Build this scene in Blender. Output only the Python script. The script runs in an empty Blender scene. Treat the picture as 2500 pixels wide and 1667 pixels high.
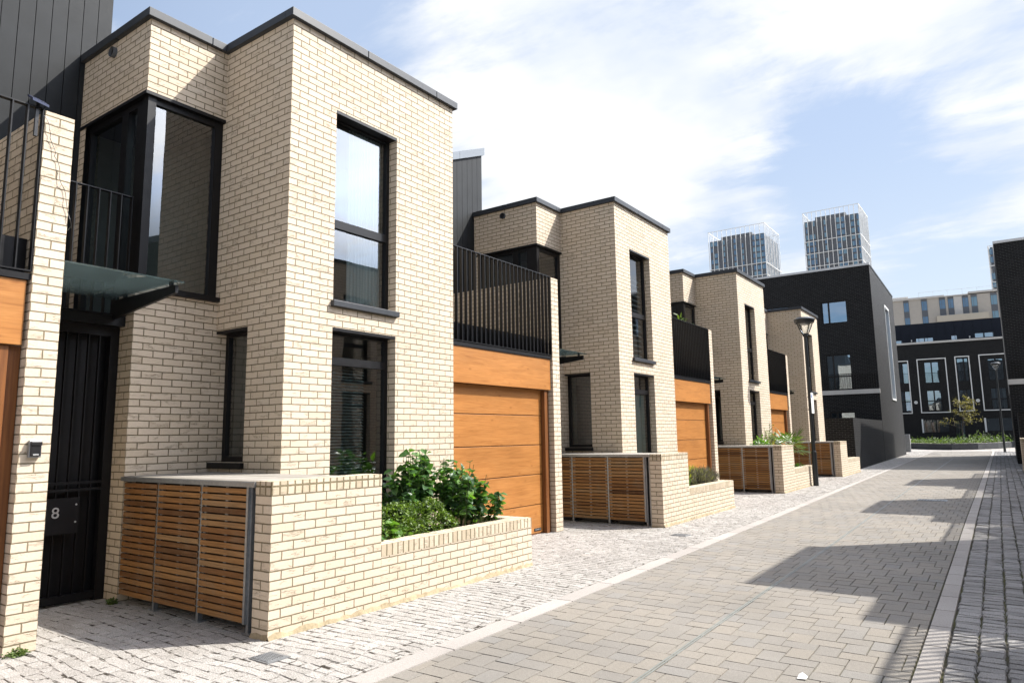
import bpy, bmesh, math, random
import numpy as np
from mathutils import Vector, Matrix
random.seed(7); RNG = np.random.default_rng(7)
SC = bpy.context.scene; COL = SC.collection
R = math.radians

# ------------------------------------------------------------------ camera
F_PX, YAW, PIT, ROL = 1694.958, .6161, .1361, -.015
CAM = Vector((6.1684, 0, 1.577))
fw = Vector((-math.sin(YAW)*math.cos(PIT), math.cos(YAW)*math.cos(PIT), math.sin(PIT)))
rt0 = Vector((math.cos(YAW), math.sin(YAW), 0)); up0 = rt0.cross(fw)
rt = math.cos(ROL)*rt0 + math.sin(ROL)*up0; up = -math.sin(ROL)*rt0 + math.cos(ROL)*up0
cd = bpy.data.cameras.new('camera'); cam = bpy.data.objects.new('camera', cd); COL.objects.link(cam)
cd.sensor_width = 36; cd.lens = 36*F_PX/2500; cd.clip_end = 5000; cd.clip_start = .05
m = Matrix.Identity(4)
for i, v in enumerate((rt, up, -fw)):
    for j in range(3): m[j][i] = v[j]
m.translation = CAM
cam.matrix_world = m
SC.camera = cam

# ------------------------------------------------------------------ light
SUN = Vector((.645, .645, 1.0)).normalized()
EL = math.asin(SUN.z); AZ = math.atan2(SUN.x, SUN.y)
SKY_STRENGTH, SUN_STRENGTH, EXPOSURE = .09, 4.9, .85
SC.view_settings.view_transform = 'Standard'; SC.view_settings.look = 'None'
SC.view_settings.exposure = EXPOSURE; SC.view_settings.gamma = 1; SC.view_settings.use_curve_mapping = False
sl = bpy.data.lights.new('sun', 'SUN'); sl.energy = SUN_STRENGTH; sl.angle = R(.53); sl.color = (1, .955, .88)
so = bpy.data.objects.new('sun', sl); COL.objects.link(so); so.rotation_euler = SUN.to_track_quat('Z', 'Y').to_euler()
SC.cycles.max_bounces = 8; SC.cycles.transparent_max_bounces = 16
SC.cycles.sample_clamp_indirect = 8

class NT:
    """small helper to write node trees"""
    def __init__(s, nt): s.nt = nt
    def n(s, t, ins=None, **kw):
        d = s.nt.nodes.new(t)
        for k, v in kw.items(): setattr(d, k, v)
        for k, v in (ins or {}).items():
            if isinstance(v, bpy.types.NodeSocket): s.nt.links.new(v, d.inputs[k])
            else: d.inputs[k].default_value = v
        return d
    def math(s, op, a, b=None, c=None, clamp=False):
        ins = {0: a}
        if b is not None: ins[1] = b
        if c is not None: ins[2] = c
        return s.n('ShaderNodeMath', ins, operation=op, use_clamp=clamp).outputs[0]
    def vmath(s, op, a, b=None, out=0):
        ins = {0: a}
        if b is not None: ins[1] = b
        return s.n('ShaderNodeVectorMath', ins, operation=op).outputs[out]
    def noise(s, vec, scale, detail=3, rough=.55, out=0, dist=0):
        return s.n('ShaderNodeTexNoise', {'Vector': vec, 'Scale': scale, 'Detail': detail, 'Roughness': rough, 'Distortion': dist}).outputs[out]
    def ramp(s, fac, *stops, interp='LINEAR'):
        d = s.n('ShaderNodeValToRGB', {0: fac}); e = d.color_ramp; e.interpolation = interp
        while len(e.elements) < len(stops): e.elements.new(.5)
        for el, (p, c) in zip(e.elements, stops):
            el.position = p; el.color = (c, c, c, 1) if isinstance(c, (int, float)) else (*c, 1)
        return d.outputs[0]
    def mix(s, fac, a, b, blend='MIX'):
        d = s.n('ShaderNodeMix', data_type='RGBA', blend_type=blend)
        for k, v in ((0, fac), (6, a), (7, b)):
            if isinstance(v, bpy.types.NodeSocket): s.nt.links.new(v, d.inputs[k])
            elif k == 0: d.inputs[k].default_value = v
            else: d.inputs[k].default_value = (*v, 1) if len(v) == 3 else v
        return d.outputs[2]
    def smooth(s, v, a, b):
        return s.n('ShaderNodeMapRange', {0: v, 1: a, 2: b, 3: 0, 4: 1}, interpolation_type='SMOOTHSTEP').outputs[0]
    def scale(s, vec, x, y, z=1):
        return s.vmath('MULTIPLY', vec, (x, y, z))

# world: Nishita sky with broken white cloud fixed to the sky's own directions
W = bpy.data.worlds.new('World'); SC.world = W; W.use_nodes = True
t = NT(W.node_tree); t.nt.nodes.clear()
sky = t.n('ShaderNodeTexSky', sky_type='NISHITA', sun_disc=False, sun_elevation=EL, sun_rotation=AZ, altitude=20, air_density=1.0, dust_density=1.2, ozone_density=1.0)
gen = t.n('ShaderNodeTexCoord').outputs['Generated']
d = t.vmath('NORMALIZE', gen)
sx = t.n('ShaderNodeSeparateXYZ', {0: d})
den = t.math('ADD', t.math('MAXIMUM', sx.outputs[2], 0.0), .14)
pl = t.n('ShaderNodeCombineXYZ', {0: t.math('DIVIDE', sx.outputs[0], den), 1: t.math('DIVIDE', sx.outputs[1], den), 2: 0.0}).outputs[0]
n1 = t.noise(t.scale(pl, 1.0, 1.25), 1.5, 8, .62, dist=.45)
n2 = t.noise(t.vmath('ADD', t.scale(pl, .55, 1.2), (7.3, 2.1, 0)), 3.1, 6, .6, dist=.5)
n3 = t.noise(t.vmath('ADD', t.scale(pl, .6, 1.5), (1.3, 5.1, 0)), 9.0, 5, .6, dist=.6)
dens = t.math('ADD', t.math('MULTIPLY', t.math('SUBTRACT', n1, .5), 2.1), t.math('MULTIPLY', t.math('SUBTRACT', n2, .5), 1.3))
dens = t.math('ADD', dens, t.math('MULTIPLY', t.math('SUBTRACT', n3, .5), .55))
BLOBS = [((-.446, .764, .466), .968, .996, .55), ((-.288, .832, .474), .972, .997, .50), ((-.451, .826, .338), .982, .998, .60), ((-.317, .888, .332), .988, .9993, .75),
         ((-.028, .892, .45), .985, .999, .45), ((.035, .943, .33), .994, .9996, .70), ((-.501, .692, .52), .985, .998, .25), ((-.121, .895, .429), .985, .999, .35),
         ((-.787, .355, .504), .93, .99, -.55), ((-.70, .48, .53), .98, .998, -.30), ((-.205, .906, .371), .990, .9993, -.65), ((-.133, .928, .348), .990, .9993, -.55), ((-.039, .935, .353), .991, .9994, -.45),
         ((-.069, .956, .285), .982, .999, -.25), ((-.35, .899, .261), .99, .9993, -.55), ((-.361, .757, .545), .990, .999, -.35), ((.041, .896, .442), .994, .9995, -.35),
         ((.645, .645, .45), .84, .985, .25), ((.35, .30, .9), .93, .995, .3)]  # first one is unseen sunward cloud, added to brighten the window reflections
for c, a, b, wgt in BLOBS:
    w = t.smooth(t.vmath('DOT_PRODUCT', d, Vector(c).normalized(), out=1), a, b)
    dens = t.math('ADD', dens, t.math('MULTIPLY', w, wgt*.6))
dens = t.math('ADD', dens, .02)
cl = t.smooth(dens, -.34, .46)
shade = t.noise(t.vmath('ADD', pl, (3, 9, 0)), 2.2, 4, .5)
ccol = t.mix(t.smooth(t.math('ADD', shade, t.math('MULTIPLY', dens, .12)), .36, .66), (5.1, 5.55, 6.3), (6.75, 6.8, 6.9))
glow = t.math('MULTIPLY_ADD', t.smooth(t.vmath('DOT_PRODUCT', d, SUN, out=1), .79, .89), 4.2, 1.0)  # extra brightness added to unseen sky near the sun, lifting the window reflections

fwd = t.smooth(t.vmath('DOT_PRODUCT', d, (-.35, .85, .35), out=1), .45, .9)
skyc = t.mix(t.math('MULTIPLY', fwd, .75), sky.outputs[0], t.mix(t.smooth(sx.outputs[2], .12, .42), (4.7, 5.35, 6.1), (3.75, 4.6, 6.1)))
skyc = t.mix(t.math('MULTIPLY', cl, .97), skyc, ccol)
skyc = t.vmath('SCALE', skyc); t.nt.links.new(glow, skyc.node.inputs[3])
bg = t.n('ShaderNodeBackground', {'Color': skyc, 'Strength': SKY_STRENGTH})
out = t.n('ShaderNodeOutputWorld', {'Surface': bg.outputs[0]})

# ------------------------------------------------------------------ materials
M = {}
def mat(name):
    mt = bpy.data.materials.new(name); mt.use_nodes = True; nt = NT(mt.node_tree); nt.nt.nodes.clear(); M[name] = mt
    o = nt.n('ShaderNodeOutputMaterial')
    def fin(color, rough=.8, normal=None, spec=.5, metal=0.0, **kw):
        ins = {'Base Color': color if isinstance(color, bpy.types.NodeSocket) else (*color, 1), 'Roughness': rough, 'Specular IOR Level': spec, 'Metallic': metal}
        if normal is not None: ins['Normal'] = normal
        ins.update(kw)
        b = nt.n('ShaderNodeBsdfPrincipled', ins); nt.nt.links.new(b.outputs[0], o.inputs[0]); return b
    nt.out = o; nt.fin = fin
    nt.uv = lambda: nt.n('ShaderNodeUVMap', uv_map='UVMap').outputs[0]
    nt.obj = lambda: nt.n('ShaderNodeTexCoord').outputs['Object']
    nt.rnd = lambda: nt.n('ShaderNodeAttribute', attribute_name='rnd').outputs['Fac']
    nt.bump = lambda h, s=1.0, dist=.01: nt.n('ShaderNodeBump', {'Height': h, 'Strength': s, 'Distance': dist}).outputs[0]
    return nt

def brick_mat(name, ramp, mortar, bw=.225, rh=.075, off=.5, crease=.6, rough=.9, stain=.25, bumpd=.010, spec=.25, msize=.0055):
    n = mat(name); uv = n.uv()
    wob = n.vmath('SUBTRACT', n.noise(n.scale(uv, 1, 1), 9, 3, .6, out=1), (.5, .5, .5))
    uvw = n.vmath('ADD', uv, n.scale(wob, .011, .008, 0))
    b = n.n('ShaderNodeTexBrick', {'Vector': uvw, 'Color1': (0, 0, 0, 1), 'Color2': (1, 1, 1, 1), 'Mortar': (.5, .5, .5, 1), 'Scale': 1.0, 'Mortar Size': msize, 'Mortar Smooth': .25, 'Bias': 0.0, 'Brick Width': bw, 'Row Height': rh}, offset=off, offset_frequency=2, squash=1, squash_frequency=2)
    r = b.outputs[0]; mm = b.outputs[1]
    rr = n.n('ShaderNodeSeparateColor', {0: r}).outputs[0]
    col = n.ramp(rr, *ramp)
    fine = n.noise(uv, 55, 4, .65); big = n.noise(uv, .55, 4, .6)
    col = n.mix(n.math('MULTIPLY', n.math('SUBTRACT', fine, .5), .9), col, (.9, .85, .7), 'OVERLAY') if False else n.mix(1.0, col, n.ramp(fine, (.25, .91), (.75, 1.07)), 'MULTIPLY')
    cv = n.vmath('ADD', n.scale(uv, 9, 62, 1), n.n('ShaderNodeCombineXYZ', {2: n.math('MULTIPLY', rr, 37.0)}).outputs[0])
    cn = n.noise(cv, 1.0, 3, .55, dist=.9)
    line = n.math('SUBTRACT', 1.0, n.smooth(n.math('ABSOLUTE', n.math('SUBTRACT', cn, .52)), .004, .035))
    cmask = n.math('MULTIPLY', n.smooth(n.noise(n.vmath('ADD', n.scale(uv, 5.5, 13), n.n('ShaderNodeCombineXYZ', {2: n.math('MULTIPLY', rr, 91.0)}).outputs[0]), 1, 2), .53, .66), n.math('SUBTRACT', 1.0, mm))
    cr = n.math('MULTIPLY', line, cmask)
    col = n.mix(n.math('MULTIPLY', cr, crease), col, (ramp[0][1][0]*.38, ramp[0][1][1]*.33, ramp[0][1][2]*.28))
    mc = n.mix(n.ramp(n.noise(uv, 30, 3), (.3, 0), (.7, 1)), (mortar[0]*.75, mortar[1]*.75, mortar[2]*.75), (mortar[0]*1.2, mortar[1]*1.2, mortar[2]*1.2))
    col = n.mix(mm, col, mc)
    col = n.mix(1.0, col, n.ramp(big, (.3, 1-stain*.5), (.7, 1+stain*.25)), 'MULTIPLY')
    h = n.math('SUBTRACT', n.math('MULTIPLY', n.math('SUBTRACT', 1.0, mm), 1.0), n.math('MULTIPLY', cr, .45))
    h = n.math('ADD', h, n.math('MULTIPLY', fine, .35))
    h = n.math('ADD', h, n.math('MULTIPLY', rr, .25))
    n.fin(col, rough, n.bump(h, .8, bumpd), spec)
    return n
CREAM = ((0, (.545, .454, .345)), (.3, (.572, .480, .372)), (.75, (.592, .498, .390)), (1, (.582, .497, .392)))
brick_mat('cream_brick', CREAM, (.185, .152, .098), msize=.0062, crease=.6, stain=.16, bumpd=.009)
HEADC = ((0, (.47, .39, .28)), (.5, (.58, .49, .37)), (1, (.62, .53, .41)))
brick_mat('header_brick', HEADC, (.20, .165, .10), bw=.075, rh=.30, off=0, crease=.5, msize=.009, stain=.6)
DARKB = ((0, (.0035, .0035, .004)), (.5, (.0055, .0055, .006)), (1, (.010, .010, .011)))
brick_mat('black_brick', DARKB, (.075, .074, .072), crease=.3, rough=.62, bumpd=.008, spec=.2)

def simple(name, c, rough=.6, metal=0.0, var=.12, sc=12, spec=.5, bump=0):
    n = mat(name); o = n.obj(); z = n.noise(o, sc, 4, .6); z2 = n.noise(o, sc*.13, 3, .6)
    col = n.mix(1.0, c, n.ramp(n.math('MULTIPLY_ADD', z2, .5, n.math('MULTIPLY', z, .5)), (.3, 1-var), (.7, 1+var)), 'MULTIPLY')
    rr = n.math('MULTIPLY_ADD', z, .25, rough-.12)
    n.fin(col, rr, n.bump(z, .3, bump) if bump else None, spec, metal)
simple('black_metal', (.0065, .0065, .0075), .40, 0, .2, 12, .3)
simple('dark_coping', (.034, .037, .042), .42, 0, .15, 12, .3)
simple('zinc', (.016, .018, .020), .58, 0, .25, 30, .18)
simple('zinc_trim', (.12, .135, .15), .4, .3, .1)
simple('joint_black', (.006, .006, .007), .8)
simple('pale_metal', (.55, .55, .55), .45, .2, .08)
simple('galvanised', (.26, .27, .28), .42, .6, .25, 40)
simple('steel_line', (.20, .215, .20), .5, .3, .2, 6)
simple('plaster', (.24, .25, .24), .9)
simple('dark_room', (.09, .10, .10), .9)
simple('room_floor', (.20, .15, .10), .6)
simple('white_paint', (.72, .72, .70), .5, 0, .05)
simple('pale_stone', (.50, .48, .45), .7, 0, .12)
simple('roof_felt', (.06, .06, .062), .9)
simple('lamp_metal', (.016, .019, .021), .38, 0, .15)
simple('navy_cladding', (.008, .011, .020), .55, 0, .15, 12, .2)
simple('beige_panel', (.41, .375, .33), .8, 0, .08, 2)
simple('ledge_panel', (.45, .405, .33), .8, 0, .06, 2)
simple('taupe_panel', (.10, .110, .125), .7, 0, .1, 1)
simple('bark', (.06, .05, .04), .9)
simple('soil', (.028, .02, .014), 1.0, 0, .4, 20, .1, .02)
simple('plastic_black', (.012, .012, .013), .35)
simple('letter_grey', (.45, .45, .45), .4, .5)
simple('mortar', (.30, .245, .16), 1.0, 0, .4, 30, .1, .02)
simple('paper', (.75, .75, .73), .8)
simple('blind_slat', (.50, .56, .56), .6)
simple('pale_blind', (.52, .53, .52), .6)
simple('pale_teal', (.42, .56, .55), .8)
simple('solar_cell', (.02, .025, .06), .2)
simple('gravel_wire', (.045, .047, .05), .8, 0, .5, 8, .3, .05)

n = mat('curtain'); o = n.uv(); z = n.noise(n.scale(o, 14, .6), 1, 3)
n.fin(n.mix(n.smooth(z, .3, .7), (.62, .66, .68), (.86, .87, .87)), .9, None, .1)

def glass(name, tint, refl=1.0, dirt=0, gcol=(.95, .97, 1)):
    n = mat(name); o = n.obj()
    fr = n.n('ShaderNodeFresnel', {'IOR': 1.62}).outputs[0]
    nz = n.noise(o, .9, 2, .5)
    bp = n.bump(nz, .12, .02)
    g = n.n('ShaderNodeBsdfGlossy', {'Color': (*gcol, 1), 'Roughness': 0.0, 'Normal': bp})
    tr = n.n('ShaderNodeBsdfTransparent', {'Color': (*tint, 1)})
    fac = n.math('MULTIPLY_ADD', fr, 1.1*refl, .105*refl, clamp=True)
    mx = n.n('ShaderNodeMixShader', {0: fac, 1: tr.outputs[0], 2: g.outputs[0]})
    if dirt:
        df = n.n('ShaderNodeBsdfTranslucent', {'Color': (.30, .35, .34, 1)}); mx = n.n('ShaderNodeMixShader', {0: n.math('MULTIPLY', n.ramp(n.noise(o, 4, 4), (.3, .5), (.7, 1)), dirt), 1: mx.outputs[0], 2: df.outputs[0]})
    n.nt.links.new(mx.outputs[0], n.out.inputs[0])
glass('glass', (.80, .90, .88)); glass('canopy_glass', (.66, .76, .74), .9, .075); glass('far_glass', (.35, .42, .45), 2.6, 0, (.66, .82, 1))  # far panes tint their reflections blue, standing in for reflected sky
glass('lamp_glass', (.93, .95, .95), .3)
n = mat('blue_glass'); n.fin((.07, .15, .25), .12, None, .9)
n = mat('pale_blue_glass'); n.fin((.13, .24, .32), .15, None, .9)

# garage door laminate: golden oak grain along u
n = mat('oak_laminate'); rdo = n.rnd(); uv = n.vmath('ADD', n.uv(), n.n('ShaderNodeCombineXYZ', {0: n.math('MULTIPLY', rdo, 41.0), 1: n.math('MULTIPLY', rdo, 17.0)}).outputs[0])
g1 = n.noise(n.scale(uv, 1.1, 16), 1.6, 5, .6, dist=1.2); g2 = n.noise(n.scale(uv, 3, 120), 1, 3, .6); g3 = n.noise(n.scale(uv, .5, 2.5), 1.4, 3)
kn = n.n('ShaderNodeTexVoronoi', {'Vector': n.scale(uv, 3.6, 7.5), 'Scale': 1.0, 'Randomness': 1.0}).outputs[0]
c = n.ramp(g1, (.25, (.285, .112, .028)), (.5, (.385, .165, .046)), (.75, (.445, .205, .063)))
c = n.mix(1.0, c, n.ramp(g2, (.3, .86), (.7, 1.1)), 'MULTIPLY'); c = n.mix(1.0, c, n.ramp(g3, (.3, .88), (.7, 1.1)), 'MULTIPLY')
c = n.mix(n.math('MULTIPLY', n.math('SUBTRACT', 1.0, n.smooth(kn, .03, .20)), .55), c, (.20, .07, .014))
c = n.mix(1.0, c, n.ramp(rdo, (0, (.88, .86, .84)), (1, (1.08, 1.08, 1.08))), 'MULTIPLY')
n.fin(c, .38, n.bump(g2, .2, .003), .4)
n = mat('brown_frame'); uv = n.uv(); g = n.noise(n.scale(uv, 30, 1.2), 1.5, 4)
n.fin(n.ramp(g, (.3, (.10, .035, .010)), (.7, (.20, .075, .020))), .4)
# timber slats of the bin stores
n = mat('cedar_slat'); uv = n.uv(); rd = n.rnd()
g = n.noise(n.vmath('ADD', n.scale(uv, 2.2, 60), n.n('ShaderNodeCombineXYZ', {2: n.math('MULTIPLY', rd, 50.0)}).outputs[0]), 1.5, 5, .62, dist=.6)
wx = n.noise(uv, 2.2, 4, .65)
c = n.ramp(rd, (0, (.10, .044, .017)), (.35, (.205, .094, .033)), (.7, (.30, .150, .053)), (1, (.29, .17, .078)))
c = n.mix(1.0, c, n.ramp(g, (.25, .55), (.75, 1.25)), 'MULTIPLY')
c = n.mix(n.math('MULTIPLY', n.smooth(wx, .45, .8), .55), c, (.22, .17, .115))
n.fin(c, .75, n.bump(g, .4, .004), .25)
n = mat('grey_timber'); uv = n.uv(); rd = n.rnd(); g = n.noise(n.scale(uv, 2, 50), 1.5, 5, .6)
n.fin(n.mix(1.0, n.ramp(rd, (0, (.20, .18, .15)), (1, (.34, .31, .27))), n.ramp(g, (.25, .7), (.75, 1.2)), 'MULTIPLY'), .85)

def stone_mat(name, ramp, speck=.35, sc=160, bumpd=.006, rough=.85, dirt=None):
    n = mat(name); uv = n.uv(); rd = n.rnd()
    c = n.ramp(rd, *ramp)
    s1 = n.noise(uv, sc, 2, .7); s2 = n.noise(uv, sc*.25, 4, .6); s3 = n.noise(uv, .8, 5, .6)
    c = n.mix(1.0, c, n.ramp(s1, (.28, 1-speck), (.72, 1+speck*.7)), 'MULTIPLY')
    c = n.mix(1.0, c, n.ramp(s2, (.3, .90), (.7, 1.07)), 'MULTIPLY')
    c = n.mix(1.0, c, n.ramp(s3, (.3, .86), (.7, 1.08)), 'MULTIPLY')
    if dirt:
        c = n.mix(n.math('MULTIPLY', n.smooth(n.noise(uv, 1.7, 5, .65), .6, .75), .35), c, dirt)
    n.fin(c, rough, n.bump(n.math('MULTIPLY_ADD', s2, 1.0, n.math('MULTIPLY', s1, .35)), .7, bumpd), .3)
stone_mat('pale_sett', ((0, (.30, .282, .258)), (.5, (.335, .315, .29)), (1, (.37, .35, .325))), .5, 90, .012, dirt=(.40, .33, .26))
stone_mat('grey_sett', ((0, (.21, .203, .195)), (.5, (.27, .26, .25)), (1, (.32, .307, .295))), .45, 110, .016)
stone_mat('paver', ((0, (.205, .190, .170)), (.4, (.220, .201, .174)), (.75, (.230, .207, .176)), (1, (.208, .197, .181))), .36, 170, .003, dirt=(.17, .155, .13))
stone_mat('kerb_stone', ((0, (.32, .295, .272)), (1, (.365, .338, .312))), .35, 170, .003)
n = mat('pale_joint'); uv = n.uv(); z = n.noise(uv, 7, 5, .7); z2 = n.noise(uv, 90, 3)
n.fin(n.mix(1.0, n.ramp(z, (.43, (.040, .034, .027)), (.52, (.30, .28, .256))), n.ramp(z2, (.3, .7), (.7, 1.2)), 'MULTIPLY'), 1.0, None, .1)
n = mat('dark_joint'); uv = n.uv(); z = n.noise(uv, 1.6, 5, .65); z2 = n.noise(uv, 60, 3)
n.fin(n.mix(1.0, n.ramp(z, (.45, (.045, .040, .034)), (.7, (.075, .075, .022))), n.ramp(z2, (.3, .6), (.7, 1.3)), 'MULTIPLY'), 1.0, None, .1)
simple('far_ground', (.30, .28, .26), .9, 0, .15, .6)

def leaf_mat(name, ramp, rough=.42, trans=.35, spec=.5):
    n = mat(name); rd = n.rnd(); uv = n.uv()
    c = n.ramp(rd, *ramp)
    b = n.n('ShaderNodeBsdfPrincipled', {'Base Color': c, 'Roughness': rough, 'Specular IOR Level': spec})
    tl = n.n('ShaderNodeBsdfTranslucent', {'Color': n.mix(1.0, c, (1.7, 1.9, .7), 'MULTIPLY')})
    mx = n.n('ShaderNodeMixShader', {0: trans, 1: b.outputs[0], 2: tl.outputs[0]})
    n.nt.links.new(mx.outputs[0], n.out.inputs[0])
leaf_mat('broad_leaf', ((0, (.030, .070, .026)), (.55, (.050, .112, .032)), (.85, (.075, .165, .034)), (1, (.15, .29, .04))), .40, .30, .4)
leaf_mat('box_leaf', ((0, (.040, .072, .012)), (.6, (.095, .155, .022)), (1, (.17, .25, .04))), .45, .25)
leaf_mat('herb_leaf', ((0, (.055, .13, .028)), (1, (.15, .27, .05))), .4, .3)
leaf_mat('grey_leaf', ((0, (.085, .072, .085)), (.6, (.13, .12, .11)), (1, (.20, .19, .10))), .7, .2)
leaf_mat('yellow_leaf', ((0, (.14, .16, .05)), (.5, (.26, .26, .06)), (1, (.42, .38, .10))), .6, .3)
leaf_mat('palm_leaf', ((0, (.035, .075, .016)), (.6, (.075, .135, .026)), (1, (.17, .20, .05))), .4, .25)
leaf_mat('tree_leaf', ((0, (.09, .075, .022)), (.6, (.17, .14, .045)), (1, (.26, .22, .08))), .5, .3)
leaf_mat('weed_leaf', ((0, (.035, .065, .015)), (1, (.12, .17, .04))), .6, .3)

# ------------------------------------------------------------------ mesh building
class MB:
    def __init__(s, o=(0, 0)): s.v = []; s.f = []; s.uv = []; s.r = []; s.m = []; s.o = o; s.mi = 0
    def poly(s, pts, rnd=None, uv=None):
        i = len(s.v); s.v += [tuple(p) for p in pts]; s.f.append(tuple(range(i, i+len(pts))))
        if uv is None:
            a, b, c = (Vector(pts[k]) for k in range(3)); nn = (b-a).cross(c-b)
            ax, ay, az = abs(nn.x), abs(nn.y), abs(nn.z)
            if az >= ax and az >= ay: uv = [(p[0], p[1]) for p in pts]
            elif ax >= ay: uv = [(p[1]-s.o[1], p[2]) for p in pts]
            else: uv = [(p[0]-s.o[0]+.1125, p[2]) for p in pts]
        s.uv += uv; s.r.append(random.random() if rnd is None else rnd); s.m.append(s.mi)
        return s
    def box(s, x0, x1, y0, y1, z0, z1, rnd=None, skip=''):
        r = random.random() if rnd is None else rnd
        if 'x' not in skip: s.poly([(x0, y1, z0), (x0, y0, z0), (x0, y0, z1), (x0, y1, z1)], r)
        if 'X' not in skip: s.poly([(x1, y0, z0), (x1, y1, z0), (x1, y1, z1), (x1, y0, z1)], r)
        if 'y' not in skip: s.poly([(x0, y0, z0), (x1, y0, z0), (x1, y0, z1), (x0, y0, z1)], r)
        if 'Y' not in skip: s.poly([(x1, y1, z0), (x0, y1, z0), (x0, y1, z1), (x1, y1, z1)], r)
        if 'z' not in skip: s.poly([(x0, y1, z0), (x1, y1, z0), (x1, y0, z0), (x0, y0, z0)], r)
        if 'Z' not in skip: s.poly([(x0, y0, z1), (x1, y0, z1), (x1, y1, z1), (x0, y1, z1)], r)
        return s
    def wall(s, axis, pos, a0, a1, z0, z1, holes=(), sign=1):
        """rectangular wall in plane axis=pos with rectangular holes (a0,a1,z0,z1)"""
        A = sorted({a0, a1, *[h[0] for h in holes], *[h[1] for h in holes]}); Z = sorted({z0, z1, *[h[2] for h in holes], *[h[3] for h in holes]})
        A = [a for a in A if a0 <= a <= a1]; Z = [z for z in Z if z0 <= z <= z1]
        for i in range(len(A)-1):
            for j in range(len(Z)-1):
                ca, cz = (A[i]+A[i+1])/2, (Z[j]+Z[j+1])/2
                if any(h[0] < ca < h[1] and h[2] < cz < h[3] for h in holes): continue
                q = [(A[i], Z[j]), (A[i+1], Z[j]), (A[i+1], Z[j+1]), (A[i], Z[j+1])]
                p = [(pos, a, z) for a, z in q] if axis == 'x' else [(a, pos, z) for a, z in q]
                if (axis == 'x') != (sign > 0): p.reverse()
                s.poly(p, .5)
        return s
    def tube(s, p0, p1, r0, r1=None, n=10, caps=True):
        p0, p1 = Vector(p0), Vector(p1); r1 = r0 if r1 is None else r1; dd = (p1-p0).normalized()
        a = dd.orthogonal().normalized(); b = dd.cross(a); r = random.random()
        ring = lambda c, rad: [c+rad*(math.cos(2*math.pi*k/n)*a+math.sin(2*math.pi*k/n)*b) for k in range(n)]
        A, B = ring(p0, r0), ring(p1, r1)
        for k in range(n): s.poly([A[k], A[(k+1) % n], B[(k+1) % n], B[k]], r)
        if caps: s.poly(A[::-1], r); s.poly(B, r)
        return s
    def lathe(s, c, prof, n=24):
        c = Vector(c)
        for (ra, za), (rb, zb) in zip(prof, prof[1:]):
            for k in range(n):
                t0, t1 = 2*math.pi*k/n, 2*math.pi*(k+1)/n
                s.poly([c+Vector((ra*math.cos(t0), ra*math.sin(t0), za)), c+Vector((ra*math.cos(t1), ra*math.sin(t1), za)), c+Vector((rb*math.cos(t1), rb*math.sin(t1), zb)), c+Vector((rb*math.cos(t0), rb*math.sin(t0), zb))], .5)
        return s
    def bar(s, pts, w, h):
        """rectangular section bar through points"""
        for a, b in zip(pts, pts[1:]): s.tube(a, b, w, w, 4)
        return s
    def build(s, name, mats, parent=None, smooth=False, bevel=0):
        if not isinstance(mats, (list, tuple)): mats = [mats]
        me = bpy.data.meshes.new(name); me.from_pydata(s.v, [], s.f)
        for mm_ in mats: me.materials.append(M[mm_])
        u = me.uv_layers.new(name='UVMap'); u.data.foreach_set('uv', np.array(s.uv, np.float32).ravel())
        at = me.attributes.new('rnd', 'FLOAT', 'FACE'); at.data.foreach_set('value', np.array(s.r, np.float32))
        me.polygons.foreach_set('material_index', np.array(s.m, np.int32))
        if smooth:
            bm = bmesh.new(); bm.from_mesh(me); bmesh.ops.remove_doubles(bm, verts=bm.verts, dist=1e-5); bm.to_mesh(me); bm.free()
            me.polygons.foreach_set('use_smooth', np.ones(len(me.polygons), bool))
        me.update()
        ob = bpy.data.objects.new(name, me); COL.objects.link(ob)
        if parent: ob.parent = parent
        if bevel:
            bm = bmesh.new(); bm.from_mesh(me); bmesh.ops.remove_doubles(bm, verts=bm.verts, dist=1e-5); bm.to_mesh(me); bm.free()
            b = ob.modifiers.new('bevel', 'BEVEL'); b.width = bevel; b.segments = 2; b.limit_method = 'ANGLE'
        return ob
def tag(o, label=None, cat=None, group=None, kind=None):
    for k, v in (('label', label), ('category', cat), ('group', group), ('kind', kind)):
        if v: o[k] = v
    return o
def thing(name, label, cat, loc=(0, 0, 0), group=None, rz=0):
    o = bpy.data.objects.new(name, None); COL.objects.link(o); o.location = loc; o.rotation_euler.z = rz; o.empty_display_size = .2
    return tag(o, label, cat, group)
def text_part(name, s, size, mtl, parent, loc, rot, depth=.004):
    cu = bpy.data.curves.new(name, 'FONT'); cu.body = s; cu.size = size; cu.extrude = depth; cu.align_x = 'CENTER'; cu.align_y = 'CENTER'
    ob = bpy.data.objects.new(name+'_tmp', cu); COL.objects.link(ob)
    dg = bpy.context.evaluated_depsgraph_get(); me = bpy.data.meshes.new_from_object(ob.evaluated_get(dg)); bpy.data.objects.remove(ob)
    me.materials.clear(); me.materials.append(M[mtl])
    o = bpy.data.objects.new(name, me); COL.objects.link(o); o.parent = parent; o.location = loc; o.rotation_euler = rot
    return o
def copy_tree(o, parent=None, omit=()):
    c = o.copy(); COL.objects.link(c); c.parent = parent
    for ch in list(o.children):
        if ch.name.split('.')[0] in omit: continue
        copy_tree(ch, c, omit)
    return c

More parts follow.
